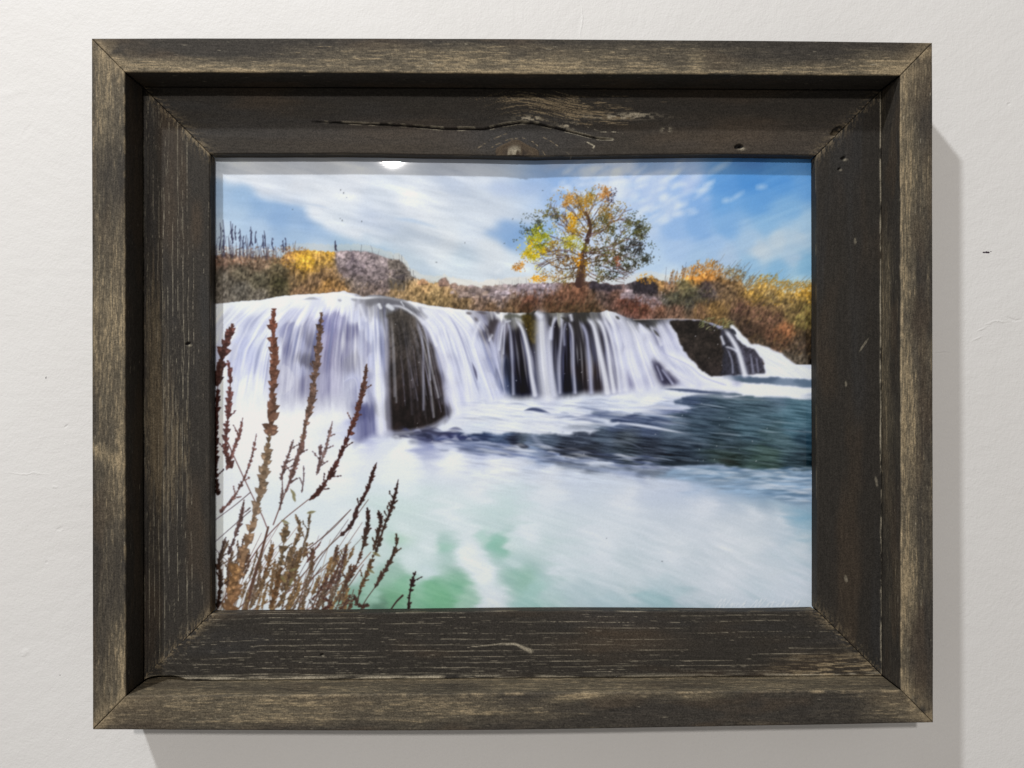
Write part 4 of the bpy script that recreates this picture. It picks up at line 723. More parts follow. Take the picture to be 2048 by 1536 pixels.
# pen signature in the lower right corner of the print
rs = np.random.RandomState(3)
def pen(s):
    P_ = np.array(pts(s))
    stroke(P_ + [1.0, .8], 1.4, 1.2, hexc('a9b9c6'), .65, soft=1); stroke(P_, 1.5, 1.3, hexc('eef2f5'), .85, soft=1)
for s in ("1428,1217 1441,1200 1436,1217 1449,1199 1444,1217 1460,1199", "1458,1212 1463,1208 1459,1216 1466,1209 1466,1215", "1470,1215 1473,1209 1477,1210", "1478,1216 1490,1203 1482,1212 1488,1208 1484,1213 1488,1217",
          "1498,1217 1513,1201 1507,1217 1521,1200 1515,1216 1530,1199", "1530,1215 1535,1208 1533,1215", "1538,1216 1546,1203 1541,1215 1546,1214", "1537,1207 1550,1206", "1556,1209 1551,1213 1556,1215", "1558,1216 1568,1202 1562,1213 1567,1209 1566,1215", "1570,1213 1575,1210 1572,1215 1578,1214", "1580,1216 1590,1203 1584,1215", "1586,1216 1597,1202 1591,1215 1598,1213"):
    pen(s)
# specks of dust and pinholes in the print
for i in range(90):
    x = rs.uniform(790, 1560); y = rs.uniform(640, 930)
    if IMG[int(y - PY0), int(x - PX0)].mean() < .42: dab(x, y, rs.uniform(1.5, 3), 1.6, rs.rand() * 3, hexc('d8d8dc'), rs.uniform(.4, .9), soft=.8)
for x, y in ((682, 380), (688, 386), (694, 395), (681, 437), (685, 441), (724, 443), (586, 419), (1086, 381), (1026, 438), (1009, 487), (930, 486), (873, 525), (1211, 1078), (1322, 1124)):
    dab(x, y, rs.uniform(2, 4.2), rs.uniform(1.5, 2.4), rs.rand() * 3, hexc('4a5058'), rs.uniform(.5, .85), soft=.8)
# grain of the print
IMG = blur(IMG, .7)
IMG = IMG - .06 * np.clip(1 - IMG, 0, 1) ** 2
IMG = np.clip(IMG * (1 + .06 * (blur(RNG.rand(PH, PW, 1), .6) - .5)), 0.01, .985)
# ---------------------------------------------------------------- PAINT END

# ---------------------------------------------------------------- mesh and material helpers
def grid_mesh(name, P, C=None, closed=False, flip=False):
    """P: (rows, cols, 3) millimetres -> mesh; closed wraps the columns round the section"""
    r, c = P.shape[:2]
    V = np.empty((r * c, 3), np.float32)
    Q = P.reshape(-1, 3); V[:, 0] = Q[:, 0] * MM; V[:, 1] = -Q[:, 2] * MM; V[:, 2] = Q[:, 1] * MM
    idx = np.arange(r * c).reshape(r, c)
    if closed: idx = np.concatenate([idx, idx[:, :1]], 1)
    F = np.stack([idx[:-1, :-1], idx[:-1, 1:], idx[1:, 1:], idx[1:, :-1]], -1).reshape(-1, 4)
    if flip: F = F[:, ::-1]
    me = bpy.data.meshes.new(name)
    caps = [np.arange(c)[::-1], np.arange(c) + (r - 1) * c] if closed else []
    if flip: caps = [k[::-1] for k in caps]
    loops = np.concatenate([F.ravel()] + caps) if caps else F.ravel()
    starts = list(range(0, len(F) * 4, 4)); n = len(F) * 4
    starts = np.concatenate([np.arange(len(F)) * 4, [n + i * c for i in range(len(caps))]]).astype(np.int32)
    me.vertices.add(len(V)); me.vertices.foreach_set('co', V.ravel())
    me.loops.add(len(loops)); me.loops.foreach_set('vertex_index', loops.astype(np.int32))
    me.polygons.add(len(starts)); me.polygons.foreach_set('loop_start', starts)
    me.polygons.foreach_set('use_smooth', np.concatenate([np.ones(len(F), bool), np.zeros(len(caps), bool)]))
    me.update(calc_edges=True); me.validate()
    if C is not None:
        a = me.attributes.new('pigment', 'FLOAT_COLOR', 'POINT')
        rgba = np.ones((r * c, 4), np.float32); rgba[:, :3] = C.reshape(-1, 3)
        a.data.foreach_set('color', rgba.ravel())
    return me

def link(name, me, mat, parent=None):
    o = bpy.data.objects.new(name, me); col.objects.link(o)
    if mat: me.materials.append(mat)
    if parent: o.parent = parent
    return o

def new_mat(name):
    m = bpy.data.materials.new(name); m.use_nodes = True
    return m, m.node_tree.nodes, m.node_tree.links, m.node_tree.nodes['Principled BSDF']

def math_node(N, L, op, a, b=None):
    n = N.new('ShaderNodeMath'); n.operation = op
    for i, v in enumerate((a, b)):
        if v is None: continue
        if isinstance(v, (int, float)): n.inputs[i].default_value = v
        else: L.new(v, n.inputs[i])
    return n.outputs[0]

# ---------------------------------------------------------------- wall
def wall_material():
    m, N, L, B = new_mat('eggshell_wall_paint')
    B.inputs['Roughness'].default_value = 0.55; B.inputs['Specular IOR Level'].default_value = 0.3
    tc = N.new('ShaderNodeTexCoord'); co = tc.outputs['Object']
    def noise(scale, detail=3, rough=.55):
        n = N.new('ShaderNodeTexNoise'); n.inputs['Scale'].default_value = scale; n.inputs['Detail'].default_value = detail
        n.inputs['Roughness'].default_value = rough; L.new(co, n.inputs['Vector']); return n.outputs['Fac']
    # faint blotchy tint of old paint
    r = N.new('ShaderNodeValToRGB'); r.color_ramp.elements[0].position = .3; r.color_ramp.elements[1].position = .72
    r.color_ramp.elements[0].color = (0.745, 0.738, 0.728, 1); r.color_ramp.elements[1].color = (0.768, 0.765, 0.758, 1)
    L.new(noise(7, 4), r.inputs['Fac']); L.new(r.outputs['Color'], B.inputs['Base Color'])
    # roller stipple, soft drags and a few dings and hairlines
    h = math_node(N, L, 'ADD', math_node(N, L, 'MULTIPLY', noise(420, 3, .6), 0.55), math_node(N, L, 'MULTIPLY', noise(850, 2, .6), 0.42))
    h = math_node(N, L, 'ADD', h, math_node(N, L, 'MULTIPLY', noise(150, 3), 0.9))
    h = math_node(N, L, 'ADD', h, math_node(N, L, 'MULTIPLY', noise(38, 3), 1.6))
    sx = N.new('ShaderNodeSeparateXYZ'); L.new(co, sx.inputs[0])
    wob = math_node(N, L, 'MULTIPLY', math_node(N, L, 'SUBTRACT', noise(55, 4), .5), 0.010)
    X = math_node(N, L, 'ADD', sx.outputs['X'], wob); Z = math_node(N, L, 'ADD', sx.outputs['Z'], wob)
    def ding(px, py, rx, ry, amount, ang=0.0):
        nonlocal h
        x0 = (px - 1024) * .330e-3 - .0005; z0 = (768 - py) * .330e-3
        dx = math_node(N, L, 'SUBTRACT', X, x0); dz = math_node(N, L, 'SUBTRACT', Z, z0)
        ca, sa = math.cos(ang), math.sin(ang)
        u = math_node(N, L, 'ADD', math_node(N, L, 'MULTIPLY', dx, ca / rx), math_node(N, L, 'MULTIPLY', dz, sa / rx))
        v = math_node(N, L, 'ADD', math_node(N, L, 'MULTIPLY', dx, -sa / ry), math_node(N, L, 'MULTIPLY', dz, ca / ry))
        d = math_node(N, L, 'SQRT', math_node(N, L, 'ADD', math_node(N, L, 'MULTIPLY', u, u), math_node(N, L, 'MULTIPLY', v, v)))
        k = N.new('ShaderNodeMapRange'); k.interpolation_type = 'SMOOTHSTEP'; L.new(d, k.inputs['Value'])
        k.inputs['From Min'].default_value = 1; k.inputs['From Max'].default_value = 0.1; k.inputs['To Min'].default_value = 0; k.inputs['To Max'].default_value = amount * .42
        h = math_node(N, L, 'ADD', h, k.outputs['Result'])
    for a in ((135, 852, .0022, .0010, -2.2, .6), (112, 972, .0024, .0013, 1.6, -.6), (121, 1056, .0022, .0018, -1.8, 0), (100, 1118, .0014, .0016, -1.6, 0), (52, 1303, .004, .0026, 2.0, 0), (2000, 646, .010, .0013, 1.6, .12), (1970, 660, .006, .0010, 1.4, .5),
              (2035, 640, .007, .0012, -1.8, -.25), (1890, 708, .009, .0009, -1.4, .02), (1960, 680, .005, .001, 1.2, .4), (60, 945, .020, .0008, 1.0, 0), (1160, 40, .0008, .014, 1.3, 0), (30, 190, .012, .004, 1.2, .2), (60, 265, .010, .003, -1.1, .9), (2026, 205, .002, .0012, -1.6, .3)):
        ding(*a)
    b = N.new('ShaderNodeBump'); b.inputs['Strength'].default_value = 0.42; b.inputs['Distance'].default_value = 0.0008
    L.new(h, b.inputs['Height']); L.new(b.outputs['Normal'], B.inputs['Normal'])
    return m

def box_mesh(name, x0, x1, y0, y1, z0, z1):
    v = [(x * MM, -z * MM, y * MM) for z in (z0, z1) for y in (y0, y1) for x in (x0, x1)]
    f = [(0, 1, 3, 2), (4, 6, 7, 5), (0, 4, 5, 1), (2, 3, 7, 6), (0, 2, 6, 4), (1, 5, 7, 3)]
    me = bpy.data.meshes.new(name); me.from_pydata(v, [], [q[::-1] for q in f]); me.update(); return me

wall = link('wall', box_mesh('wall', -1300, 1300, -1100, 1100, -90, 0), wall_material())
wall.location.z = HANG; wall['kind'] = 'structure'

# little dark scuffs on the paint: thin crusts of ink, each a few millimetres
mk, N_, L_, B_ = new_mat('dark_ink'); B_.inputs['Base Color'].default_value = (0.035, 0.02, 0.035, 1); B_.inputs['Roughness'].default_value = .7
def scuff(px, py, blobs):
    V = []; F = []
    for bx, by, rx, ry in blobs:
        s = len(V); n = 14; rr = random.Random(int(px + bx * 10))
        cx = (px + bx - 1024) * .330 - .5; cy = (768 - py - by) * .330
        V.append((cx, cy, .16))
        for k in range(n):
            t = k * 2 * math.pi / n; q = rr.uniform(.7, 1.1)
            V.append((cx + rx * q * math.cos(t), cy + ry * q * math.sin(t), .04))
        F += [(s, s + 1 + k, s + 1 + (k + 1) % n) for k in range(n)]
    me = bpy.data.meshes.new('scuff_mark'); me.from_pydata([(x * MM, -z * MM, y * MM) for x, y, z in V], [], F); me.update()
    return link('scuff_mark', me, mk, wall)
scuff(1980, 505, ((-5, 0, 1.0, .55), (0, -.3, 1.1, .75), (4, 0, 1.0, .65), (9, -2, .8, .2)))
scuff(95, 756, ((0, 0, .35, .6), (1, -2, .2, .4)))
scuff(122, 1346, ((0, 0, .3, .35),))

# ---------------------------------------------------------------- weathered wood
def wood_material():
    m, N, L, B = new_mat('weathered_stained_wood')
    a = N.new('ShaderNodeAttribute'); a.attribute_name = 'pigment'
    tc = N.new('ShaderNodeTexCoord')
    n = N.new('ShaderNodeTexNoise'); n.inputs['Scale'].default_value = 1500; n.inputs['Detail'].default_value = 2; L.new(tc.outputs['Object'], n.inputs['Vector'])
    mr = N.new('ShaderNodeMapRange'); L.new(n.outputs['Fac'], mr.inputs['Value']); mr.inputs['From Min'].default_value = .3; mr.inputs['From Max'].default_value = .7
    mr.inputs['To Min'].default_value = .62; mr.inputs['To Max'].default_value = 1.38
    mx = N.new('ShaderNodeMix'); mx.data_type = 'RGBA'; mx.blend_type = 'MULTIPLY'; mx.inputs['Factor'].default_value = 1
    L.new(a.outputs['Color'], mx.inputs['A']); L.new(mr.outputs['Result'], mx.inputs['B'])
    L.new(mx.outputs['Result'], B.inputs['Base Color'])
    B.inputs['Roughness'].default_value = .7; B.inputs['Specular IOR Level'].default_value = .16
    bp = N.new('ShaderNodeBump'); bp.inputs['Strength'].default_value = .25; bp.inputs['Distance'].default_value = .0004
    L.new(n.outputs['Fac'], bp.inputs['Height']); L.new(bp.outputs['Normal'], B.inputs['Normal'])
    return m
WOOD = wood_material()
T = 47.0; LIP = 22.0; ZB = T - LIP; ZP = 16.0      # front, lip depth, inner-board face, print face
OX, OY = 252.0, 205.5; LX, LY = 232.4, 185.6; IX, IY = 190.5, 143.7

DARK = np.array([.053, .047, .040]); BROWN = np.array([.088, .064, .043]); TAN = np.array([.30, .235, .145]); STAIN = np.array([.165, .138, .094]); PALE = np.array([.46, .41, .31]); BLUE = np.array([.046, .046, .047]); HOLE = np.array([.006, .005, .005])

def mixc(C, m, c): return C * (1 - m[..., None]) + m[..., None] * c
def seg_d(x, y, P):
    """distance (mm) from points to a polyline"""
    d = np.full(x.shape, 1e9); s = np.zeros(x.shape)
    for i in range(len(P) - 1):
        (ax, ay), (bx, by) = P[i], P[i + 1]; dx, dy = bx - ax, by - ay
        t = np.clip(((x - ax) * dx + (y - ay) * dy) / (dx * dx + dy * dy + 1e-9), 0, 1)
        q = np.hypot(x - ax - t * dx, y - ay - t * dy); k = q < d
        d = np.where(k, q, d); s = np.where(k, (i + t) / (len(P) - 1), s)
    return d, s
def FR(s): return [((x - 1025) * .3, (767 - y) * .3) for x, y in pts(s)]          # sheet marks on the front face of the rails
def BR(s): return [((x - 1026) * .3143, (766 - y) * .3135) for x, y in pts(s)]    # ... on the inner boards

def rail(side, outer, inner, zlo, zhi, seed, paint, out_off=None, in_off=None, du=.62, dv=.46, bev=.7, parent=None, name='outer_rail', inner_down=None):
    """one mitred length of frame stock; outer/inner are half sizes (x, y); side is top, bottom, left or right"""
    hz = side in ('top', 'bottom')
    ho, hi = (outer[1], inner[1]) if hz else (outer[0], inner[0])       # half size across
    lo, li = (outer[0], inner[0]) if hz else (outer[1], inner[1])       # half length along
    W = ho - hi
    nf = int(W / dv); ns = max(4, int((zhi - zlo) / (dv * 1.2)))
    sec = [(0, zlo, 0), (0, zlo + (zhi - zlo) * .5, 0), (0, zhi - bev * 1.4, 0), (bev * .3, zhi - bev * .35, 0)]
    sec += [(bev + (W - 2 * bev) * k / nf, zhi, 1) for k in range(nf + 1)]
    sec += [(W - bev * .3, zhi - bev * .35, 2)]
    sec += [(W, zhi - bev * 1.4 - (zhi - bev * 1.4 - zlo) * k / ns, 3) for k in range(ns + 1)]
    sec = np.array(sec); c = sec[:, 0]; z = sec[:, 1]; face = sec[:, 2]
    nu = int(2 * lo / du)
    u = np.linspace(-1, 1, nu)
    # crowd a few columns near the mitres so that the joint gets a crisp V groove
    half = lo + (li - lo) * c / W                                        # half length at this depth across
    A = u[:, None] * half[None, :]
    Cc = np.broadcast_to(c, A.shape).copy(); Z = np.broadcast_to(z, A.shape).copy(); Fc = np.broadcast_to(face, A.shape)
    blend_in = np.clip(Cc / W, 0, 1)
    if out_off is not None: Cc -= out_off(A) * (1 - blend_in)
    if in_off is not None: Cc += in_off(A) * blend_in
    sgn = {'top': 1, 'bottom': -1, 'left': -1, 'right': 1}[side]
    x = A if hz else sgn * (ho - Cc); y = sgn * (ho - Cc) if hz else A
    # depth below the front on the inner flank also counts as "across" for the grain
    V = np.where(Fc >= 2.5, W + (zhi - Z), Cc)
    mit = (half[None, :] - np.abs(A))                                    # distance to the mitre, along the grain
    col_, relief = paint(A, V, x, y, Fc, mit, seed)
    g = np.where(mit < .6, -(.6 - mit) * .8, 0)                        # eased edges at the mitre
    relief = relief + g
    Z = np.where(Fc < 2.5, np.where(Fc > .5, Z + relief, Z), Z)
    off = np.where(Fc > 2.5, relief, 0)                                  # flank relief moves the skin sideways
    if hz: y = y - sgn * off
    else: x = x - sgn * off
    P = np.stack([x, y, Z], -1)
    flip = side in ('bottom', 'right')
    me = grid_mesh(name, P, col_, closed=True, flip=flip)
    o = link(name, me, WOOD, parent)
    return o

def grain(A, V, seed, la=34., lv=1.1):
    wv = V + 1.6 * (fbm(A / 60, V / 14, 3, seed) - .5)
    return fbm(A / la, wv / lv, 4, seed, .6) - .5, wv

def paint_outer(wear_shade):
    def f(A, V, x, y, Fc, mit, seed):
        g, wv = grain(A, V, seed, 26, .8)
        g2 = fbm(A / 5, V / .55, 3, seed + 3, .7) - .5
        big = fbm(A / 48, V / 11, 4, seed + 1) - .5
        C = np.ones(A.shape + (3,)) * DARK * .82
        C = mixc(C, sstep(-.05, .25, fbm(A / 30, V / 9, 3, seed + 5) - .5) * .45, BROWN * .9)
        wr_ = wear_shade(A, V, x, y)  # wear on the front; on inner flanks, painted light and shade
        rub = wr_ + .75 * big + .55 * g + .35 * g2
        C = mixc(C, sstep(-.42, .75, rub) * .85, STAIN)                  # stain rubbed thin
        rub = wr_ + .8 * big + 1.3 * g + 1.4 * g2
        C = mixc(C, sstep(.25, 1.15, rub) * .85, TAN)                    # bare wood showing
        mm = np.exp(-np.clip(mit, 0, 99) / 7.0) * sstep(-.25, .35, fbm(A / 6, V / 5, 3, seed + 2) - .5 + .1)
        C = mixc(C, mm * .7 * (Fc < 2.5), TAN * 1.2)
        edge = np.exp(-((V - 19.6) / .9) ** 2) * sstep(-.1, .3, fbm(A / 9, V * 0, 4, seed + 4) - .5)
        C = mixc(C, edge * .6, TAN * 1.5)
        C = mixc(C, sstep(.30, .42, fbm(A / 7, V / .7, 3, seed + 6) - .5) * .55, PALE * .8)
        C = C * (1 + .75 * g2[..., None]) * (1 + .3 * (RNG.rand(*A.shape)[..., None] - .5))
        C = mixc(C, np.clip(1 - mit / .45, 0, 1) * .9, HOLE)
        return np.clip(C, .004, .8), .16 * g + .12 * g2 + .18 * big
    return f

def blobm(x, y, px, py, rx, ry, ang=0.0, fr=True):
    (cx, cy), = (FR if fr else BR)("%f,%f" % (px, py)); k = .3 if fr else .314
    dx = x - cx; dy = y - cy; ca, sa = math.cos(ang), math.sin(ang)
    return np.exp(-(((dx * ca + dy * sa) / (rx * k)) ** 2 + ((-dx * sa + dy * ca) / (ry * k)) ** 2))

def wt(A, V, x, y):
    w = -.20 + .55 * sstep(8, 19, V) - .25 * sstep(6, 0, V)
    w = w + .50 * blobm(x, y, 330, 130, 170, 14) - .55 * blobm(x, y, 330, 100, 170, 24) + .45 * blobm(x, y, 870, 120, 330, 28) + .2 * blobm(x, y, 1250, 110, 250, 40) - .2 * blobm(x, y, 1020, 115, 24, 50) - .22 * blobm(x, y, 1600, 105, 150, 60) + .55 * blobm(x, y, 1390, 122, 16, 22, .8) + .5 * blobm(x, y, 1770, 125, 60, 22) - .45 * blobm(x, y, 1830, 92, 70, 14)
    return np.where(V > 20.5, -1.2, w)  # top flank painted near black to imitate its shade
def wl(A, V, x, y):
    w = .12 + .30 * blobm(x, y, 205, 150, 30, 120) + .25 * blobm(x, y, 215, 640, 60, 250) + .7 * blobm(x, y, 205, 905, 16, 60, 1.1) - .30 * blobm(x, y, 215, 360, 60, 60) - .45 * blobm(x, y, 215, 1150, 60, 130) + .5 * blobm(x, y, 245, 1350, 14, 140) + .1 * blobm(x, y, 200, 1400, 40, 60)
    return np.where(V > 20.5, -.42, w - .2 * sstep(3, 0, V))  # left flank painted darker, standing in for shade
def wr(A, V, x, y):
    w = -.14 + .72 * sstep(6, 16, V) + .3 * blobm(x, y, 1830, 340, 50, 60) - .35 * blobm(x, y, 1835, 640, 60, 30) + .35 * blobm(x, y, 1815, 1180, 20, 90) - .5 * blobm(x, y, 1835, 1320, 40, 90) + .3 * blobm(x, y, 1845, 160, 20, 60)
    return np.where(V > 20.5, -.30 + .6 * blobm(x, y, 1785, 700, 60, 260) * sstep(26, 38, V), w)  # right flank painted between the lit and shaded tones
def wb(A, V, x, y):
    w = .02 + .35 * blobm(x, y, 560, 1420, 380, 26) + .3 * blobm(x, y, 880, 1400, 120, 20) - .30 * blobm(x, y, 1200, 1430, 180, 30) - .42 * blobm(x, y, 1560, 1415, 260, 34) + .75 * blobm(x, y, 1150, 1392, 60, 9, .15) + .4 * blobm(x, y, 1400, 1395, 60, 10) + .4 * blobm(x, y, 1780, 1420, 60, 30) - .2 * sstep(5, 0, V) + .2 * blobm(x, y, 300, 1395, 120, 12)
    return np.where(V > 20.5, .22 + .25 * sstep(36, 42, V), w)  # bottom flank painted tan, as if the light caught it

def paint_inner(kind):
    def f(A, V, x, y, Fc, mit, seed):
        g, wv = grain(A, V, seed, 40, 1.3)
        g2 = fbm(A / 6, V / .6, 3, seed + 3, .7) - .5
        big = fbm(A / 60, V / 15, 3, seed + 1) - .5
        C = np.ones(A.shape + (3,)) * DARK * .66
        C = mixc(C, sstep(-.05, .3, big) * .6, BROWN * .75); C = mixc(C, sstep(.0, .3, fbm(A / 80, V / 12, 3, seed + 5) - .5) * .5, BLUE * .8)
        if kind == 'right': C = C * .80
        relief = .10 * g + .06 * g2
        # open grain catching the wire brush: thin broken pale lines along the board
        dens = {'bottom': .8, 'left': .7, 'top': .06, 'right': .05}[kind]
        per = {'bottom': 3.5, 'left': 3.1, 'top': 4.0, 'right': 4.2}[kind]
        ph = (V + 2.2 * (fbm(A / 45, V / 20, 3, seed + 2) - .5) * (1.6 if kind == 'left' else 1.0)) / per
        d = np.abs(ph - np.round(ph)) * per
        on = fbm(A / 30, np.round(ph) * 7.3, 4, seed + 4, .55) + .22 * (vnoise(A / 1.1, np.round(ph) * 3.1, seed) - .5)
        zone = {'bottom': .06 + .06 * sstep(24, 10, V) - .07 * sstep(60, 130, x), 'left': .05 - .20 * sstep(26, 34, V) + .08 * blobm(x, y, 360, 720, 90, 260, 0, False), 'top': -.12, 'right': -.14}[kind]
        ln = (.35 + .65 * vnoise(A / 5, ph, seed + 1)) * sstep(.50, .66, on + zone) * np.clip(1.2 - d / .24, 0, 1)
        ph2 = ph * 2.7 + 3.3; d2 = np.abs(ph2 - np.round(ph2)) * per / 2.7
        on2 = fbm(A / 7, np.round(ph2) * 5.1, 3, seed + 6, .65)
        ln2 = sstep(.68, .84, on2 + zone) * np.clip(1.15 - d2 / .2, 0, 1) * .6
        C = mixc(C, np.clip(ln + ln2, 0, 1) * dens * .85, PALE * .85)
        relief = relief - .10 * np.clip(ln + ln2, 0, 1) * dens
        if kind == 'left':
            rub = 1.1 * blobm(x, y, 305, 760, 26, 330, 0, False) + .9 * blobm(x, y, 350, 900, 40, 180, 0, False) + 1.2 * g + .8 * g2
            C = mixc(C, sstep(.5, 1.4, rub) * .55, TAN * .6)
            C = mixc(C, sstep(.08, .2, fbm(A / 30, V / .8, 3, seed + 6) - .5) * sstep(9, 2, V) * .6, HOLE * 2)
        if kind == 'top':
            C = mixc(C, .35 * blobm(x, y, 820, 285, 300, 40, 0, False), BROWN * .9); C = mixc(C, .4 * blobm(x, y, 1480, 280, 200, 40, 0, False), BROWN)
            C = mixc(C, .6 * blobm(x, y, 1000, 275, 110, 34, 0, False), BLUE * .85)
            # pale rubbed grain bending over the knot
            bend = y - 9.0 * np.exp(-((x - 4) / 26) ** 2)
            rb = (fbm(x / 9, bend / .55, 4, seed + 2, .65) - .5) * 2.4 + 1.05 * blobm(x, y, 1130, 215, 150, 34, 0, False) + .6 * blobm(x, y, 1210, 240, 90, 20, 0, False) + .55 * blobm(x, y, 1000, 195, 120, 14, 0, False)
            C = mixc(C, sstep(.82, 1.5, rb) * .72, TAN * 1.05)
            # the long drying crack
            d1, s1 = seg_d(x, y, BR("622,243 700,246 800,250 880,256 965,257 1005,248 1040,243 1070,246 1110,255 1150,265 1190,275 1222,277"))
            wd = .75 * np.sin(np.pi * np.clip(s1 * .95 + .04, 0, 1)) ** .6 * (.75 + .5 * vnoise(x / 5, x * 0, 3))
            C = mixc(C, np.clip(1.6 - np.abs(d1 - wd - .25) / .35, 0, 1) * sstep(.5, .75, vnoise(x / 4, y / 4, 5) + .25 * s1) * .5, PALE * .8)
            k1 = np.clip((wd - d1) / .3 + .5, 0, 1); C = mixc(C, k1, HOLE); relief = relief - 2.2 * k1
            d1, s1 = seg_d(x, y, BR("1170,252 1200,262 1225,262 1255,268")); C = mixc(C, np.clip(1.2 - d1 / .32, 0, 1) * sstep(.4, .7, fbm(x / 1.5, y / 1.5, 3, 4)) * .8, PALE)
            d1, s1 = seg_d(x, y, BR("1165,280 1185,290 1180,300")); C = mixc(C, np.clip(1.2 - d1 / .5, 0, 1) * sstep(.4, .7, fbm(x / 1.5, y / 1.5, 3, 4)) * .8, PALE)
            for s_ in ("958,310 985,290 1015,277 1040,274 1062,282 1078,296 1088,311", "1072,268 1100,282 1125,300 1140,311", "945,300 975,280 1010,266"):
                d1, s1 = seg_d(x, y, BR(s_)); C = mixc(C, np.clip(1.1 - d1 / .35, 0, 1) * sstep(.45, .7, fbm(x / 2.5, y / 1.2, 3, 2)) * .6, TAN * 1.2)
            # chips by the crack
            for px, py, rx, ry in ((1135, 250, 22, 6), (1060, 236, 26, 5), (1240, 232, 60, 4), (1268, 226, 30, 3), (1330, 257, 9, 4)):
                C = mixc(C, blobm(x, y, px, py, rx, ry, .0, False) * sstep(.42, .62, fbm(x / 3, y / 1.2, 3, 4)), PALE)
        if kind == 'bottom':
            for s_, wdt in (("930,1294 965,1291 1000,1287 1025,1288 1042,1296 1057,1303", 1.5), ("1052,1280 1058,1298 1062,1312", .35)):
                d1, s1 = seg_d(x, y, BR(s_)); wv_ = wdt * (.12 + .88 * s1 ** 1.6) if wdt > 1 else wdt
                C = mixc(C, np.clip(1.3 - d1 / wv_, 0, 1) * (.35 + .6 * fbm(x / 2, y / .7, 3, 3)), PALE * (1 if wdt > .5 else .1))
            C = mixc(C, .7 * blobm(x, y, 1030, 1305, 40, 8, -.3, False), DARK * .5)
            C = mixc(C, .45 * blobm(x, y, 1230, 1290, 120, 18, 0, False), BROWN)
            ed = np.exp(-((V - 1.0) / 1.2) ** 2) * sstep(.35, .6, fbm(A / 12, V / .8, 3, seed + 2)) * (.4 + .6 * sstep(180, 80, np.abs(x + 120)) + .5 * sstep(150, 190, x))
            C = mixc(C, np.clip(ed, 0, 1) * .85, PALE)
            cr = sstep(150, 200, x) * sstep(20, 2, V) * sstep(.48, .7, fbm(A / 9, V / .8, 3, 4)); C = mixc(C, cr * .8, TAN * 1.3)
        if kind == 'right':
            ed = np.exp(-((V - .8 - 1.2 * (fbm(A / 22, V * 0, 3, 5) - .5)) / .5) ** 2) * sstep(.40, .62, fbm(A / 9, V / 1.5, 4, seed + 2, .65) + .10 * sstep(-60, 60, y))
            C = mixc(C, ed * .8, PALE * .9)
            for px, py, rx, ry, an in ((1691, 768, 3, 8, .2), (1752, 965, 3, 16, .15), (1727, 690, 3, 20, -.6), (1710, 480, 3, 8, .2), (1690, 1160, 4, 10, .3), (1765, 1325, 8, 12, 0)):
                C = mixc(C, sstep(.45, .75, blobm(x, y, px, py, rx, ry, an, False) * (.7 + .6 * vnoise(x / .9, y / 1.6, 3))) * .4, PALE * .7)
        # worm holes and nicks
        for px, py, r in {'top': ((1677, 257, 11), (1669, 263, 7), (1474, 290, 6), (1480, 291, 4)), 'right': ((1686, 313, 4), (1678, 335, 2.6)), 'left': ((376, 686, 4), (275, 905, 3)), 'bottom': ((640, 1307, 3),)}[kind]:
            k1 = sstep(.35, .6, blobm(x, y, px, py, r * 1.5, r * .8, .35, False)); C = mixc(C, k1, HOLE); relief = relief - 1.2 * k1
            C = mixc(C, blobm(x, y, px + r, py + r * .9, r, r * .5, 0, False) * .5 * (1 - k1), PALE)
        # bare wood along the mitres
        mm = np.exp(-np.clip(mit, 0, 99) / 3.4) * sstep(.50, .64, fbm(A / 2.6, V / .9, 4, seed + 2, .65) + .10 * sstep(14, 40, V))
        C = mixc(C, mm * (.6 if kind in ('bottom', 'left') else .4), TAN * 1.25)
        C = C * (1 + .55 * g2[..., None]) * (1 + .25 * g[..., None])
        C = mixc(C, np.clip(1 - mit / .3, 0, 1) * .9, HOLE)
        # rounded, slightly worn inner edge
        C = mixc(C, np.exp(-((V - 43) / .6) ** 2) * sstep(.4, .65, fbm(A / 14, V * 0, 3, seed + 5)) * .35, TAN)
        return np.clip(C, .004, .8), relief
    return f

frame = bpy.data.objects.new('picture_frame', None); col.objects.link(frame)
frame.location = (0, -.0006, HANG)
frame['label'] = 'dark weathered wooden picture frame holding a waterfall photograph, hung on the white wall'
frame['category'] = 'picture frame'

def wavef(seed, amp, lam, bow=0.0, half=250.0, extra=None):
    def f(A):
        o = amp * 2 * (fbm(A / lam, A * 0 + seed * 3.1, 3, seed) - .5) + bow * (1 - (A / half) ** 2)
        return o + (extra(A) if extra else 0)
    return f
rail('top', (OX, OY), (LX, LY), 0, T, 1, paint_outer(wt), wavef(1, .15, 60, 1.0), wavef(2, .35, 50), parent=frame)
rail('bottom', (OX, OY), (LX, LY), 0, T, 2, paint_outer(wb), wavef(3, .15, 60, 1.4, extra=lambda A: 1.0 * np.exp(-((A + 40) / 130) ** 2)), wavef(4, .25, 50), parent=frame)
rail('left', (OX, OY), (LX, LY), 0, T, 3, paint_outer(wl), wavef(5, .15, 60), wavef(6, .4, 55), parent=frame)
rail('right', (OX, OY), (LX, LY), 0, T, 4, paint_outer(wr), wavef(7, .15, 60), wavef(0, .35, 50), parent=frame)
GX2, GY2 = LX - .35, LY - .35
gapf = lambda A: -3.0 * np.exp(-((A + 219) / 12) ** 4)
rail('top', (GX2, GY2), (IX, IY), ZP + .5, ZB, 11, paint_inner('top'), wavef(1, .12, 40), wavef(2, .55, 60, extra=lambda A: .9 * np.exp(-((A - 0) / 60) ** 2) - .5 * np.exp(-((A - 130) / 50) ** 2) + .25 * np.exp(-((A - 12) / 8) ** 2)), parent=frame, name='inner_board')
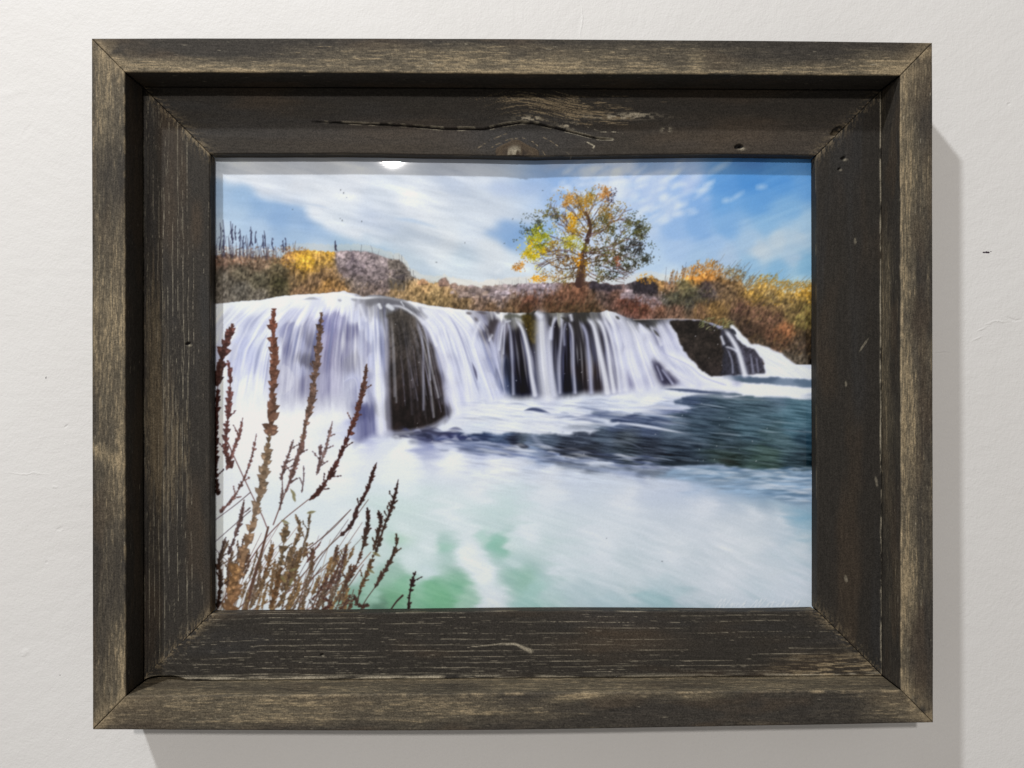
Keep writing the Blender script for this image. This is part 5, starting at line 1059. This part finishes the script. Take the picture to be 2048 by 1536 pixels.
rail('bottom', (GX2, GY2), (IX, IY), ZP + .5, ZB, 12, paint_inner('bottom'), wavef(3, .12, 40, extra=gapf), wavef(4, .35, 90, extra=lambda A: .5 * np.exp(-((A - 10) / 70) ** 2) - .5 * np.exp(-((A - 150) / 40) ** 2)), parent=frame, name='inner_board')
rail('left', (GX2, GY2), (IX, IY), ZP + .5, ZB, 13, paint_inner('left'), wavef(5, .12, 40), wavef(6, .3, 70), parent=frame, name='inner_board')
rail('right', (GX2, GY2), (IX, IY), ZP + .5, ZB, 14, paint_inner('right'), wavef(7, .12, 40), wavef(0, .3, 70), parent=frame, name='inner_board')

# ---- the knot in the upper board, at the edge of the picture: a half-round plug with raised ridges
def knot():
    nr, na = 18, 64
    r = np.linspace(0.02, 1, nr)[:, None]; t = np.linspace(0, math.pi, na)[None, :]
    (cx, cy), = BR("1028,311")
    x = cx + r * 14 * np.cos(t) * (1 + .10 * np.sin(3 * t + 1)); y = cy + .35 + r * 9.6 * np.sin(t) * (1 + .08 * np.cos(4 * t))
    ring = np.sin(r * 26 + 1.5 * np.sin(t * 5)); tooth = vnoise(x / 1.5, y / 6 + 3, 2)
    z = ZB + .12 + .45 * (1 - r) + .18 * ring * r + 1.0 * sstep(.55, .8, tooth) * sstep(.85, .2, r) * sstep(-6, 1, x - cx + 4)
    C = np.ones(x.shape + (3,)) * BROWN * .75
    C = mixc(C, sstep(.2, 1, ring) * .3, TAN * .35); C = mixc(C, sstep(.55, .78, tooth) * sstep(.75, .15, r) * .85, PALE * .8)
    C = mixc(C, sstep(.5, .3, tooth) * sstep(.8, .2, r) * .8, HOLE * 2)
    C = mixc(C, sstep(.93, .99, r + 0 * t) * sstep(.5, .7, vnoise(x / 1.5, y / 1.5, 6)) * .5, TAN)
    z = z * (r < .99) + (ZB - .4) * (r >= .99)
    return grid_mesh('knot', np.stack([x, y, z], -1), C)
kn = link('knot', knot(), WOOD, [o for o in frame.children if o.name == 'inner_board'][0])
kn['label'] = 'dark brown knot with pale splinters at the edge of the upper board'

# ---- backing board behind the print
bm_, N_, L_, B_ = new_mat('brown_hardboard'); B_.inputs['Base Color'].default_value = (.16, .10, .06, 1); B_.inputs['Roughness'].default_value = .8
link('backing_board', box_mesh('backing_board', -LX + 1, LX - 1, -LY + 1, LY - 1, 9, ZP - .6), bm_, frame)

# ---- the print
def print_material():
    m, N, L, B = new_mat('glossy_photo_paper')
    a = N.new('ShaderNodeAttribute'); a.attribute_name = 'pigment'; L.new(a.outputs['Color'], B.inputs['Base Color'])
    B.inputs['Roughness'].default_value = .6; B.inputs['Specular IOR Level'].default_value = 0.0
    B.inputs['Coat Weight'].default_value = 1.0; B.inputs['Coat IOR'].default_value = 1.5
    tc = N.new('ShaderNodeTexCoord'); n = N.new('ShaderNodeTexNoise'); n.inputs['Scale'].default_value = 35; n.inputs['Detail'].default_value = 5; L.new(tc.outputs['Object'], n.inputs['Vector'])
    mr = N.new('ShaderNodeMapRange'); L.new(n.outputs['Fac'], mr.inputs['Value']); mr.inputs['To Min'].default_value = .0; mr.inputs['To Max'].default_value = .06
    L.new(mr.outputs['Result'], B.inputs['Coat Roughness'])
    return m
def make_print():
    nx, ny = 920, 708
    hx, hy = 194.0, 147.5
    gx, gy = np.meshgrid(np.linspace(-hx, hx, nx), np.linspace(hy, -hy, ny))
    # where the sheet of the design lies on the paper (projective: the four corners of the visible picture)
    src = np.array([(-190, 142), (190, 142), (190, -142), (-190, -142)], float)
    dst = np.array(PRINT_PX, float)
    M = []; b = []
    for (X, Y), (U, V) in zip(src, dst):
        M += [[X, Y, 1, 0, 0, 0, -U * X, -U * Y], [0, 0, 0, X, Y, 1, -V * X, -V * Y]]; b += [U, V]
    h = np.linalg.solve(np.array(M), np.array(b))
    den = h[6] * gx + h[7] * gy + 1
    u = np.clip((h[0] * gx + h[1] * gy + h[2]) / den - PX0 - .5, 0, PW - 1.001); v = np.clip((h[3] * gx + h[4] * gy + h[5]) / den - PY0 - .5, 0, PH - 1.001)
    ui = u.astype(int); vi = v.astype(int); fu = (u - ui)[..., None]; fv = (v - vi)[..., None]
    S = (IMG[vi, ui] * (1 - fu) + IMG[vi, ui + 1] * fu) * (1 - fv) + (IMG[vi + 1, ui] * (1 - fu) + IMG[vi + 1, ui + 1] * fu) * fv
    C = np.clip(lin(S) * np.array(PRINT_GAIN), 0, .93)
    z = ZP + .16 * (fbm(gx / 90, gy / 70, 2, 3) - .5) * 2
    return grid_mesh('photo_print', np.stack([gx, gy, z], -1), C, flip=True)
PRINT_PX = ((433.0, 321.0), (1621.0, 324.0), (1619.0, 1209.0), (431.0, 1215.0)); PRINT_GAIN = (1.06, 1.085, 1.13)
pr = link('photo_print', make_print(), print_material(), frame)
pr['label'] = 'glossy landscape photograph of a waterfall under an autumn tree'
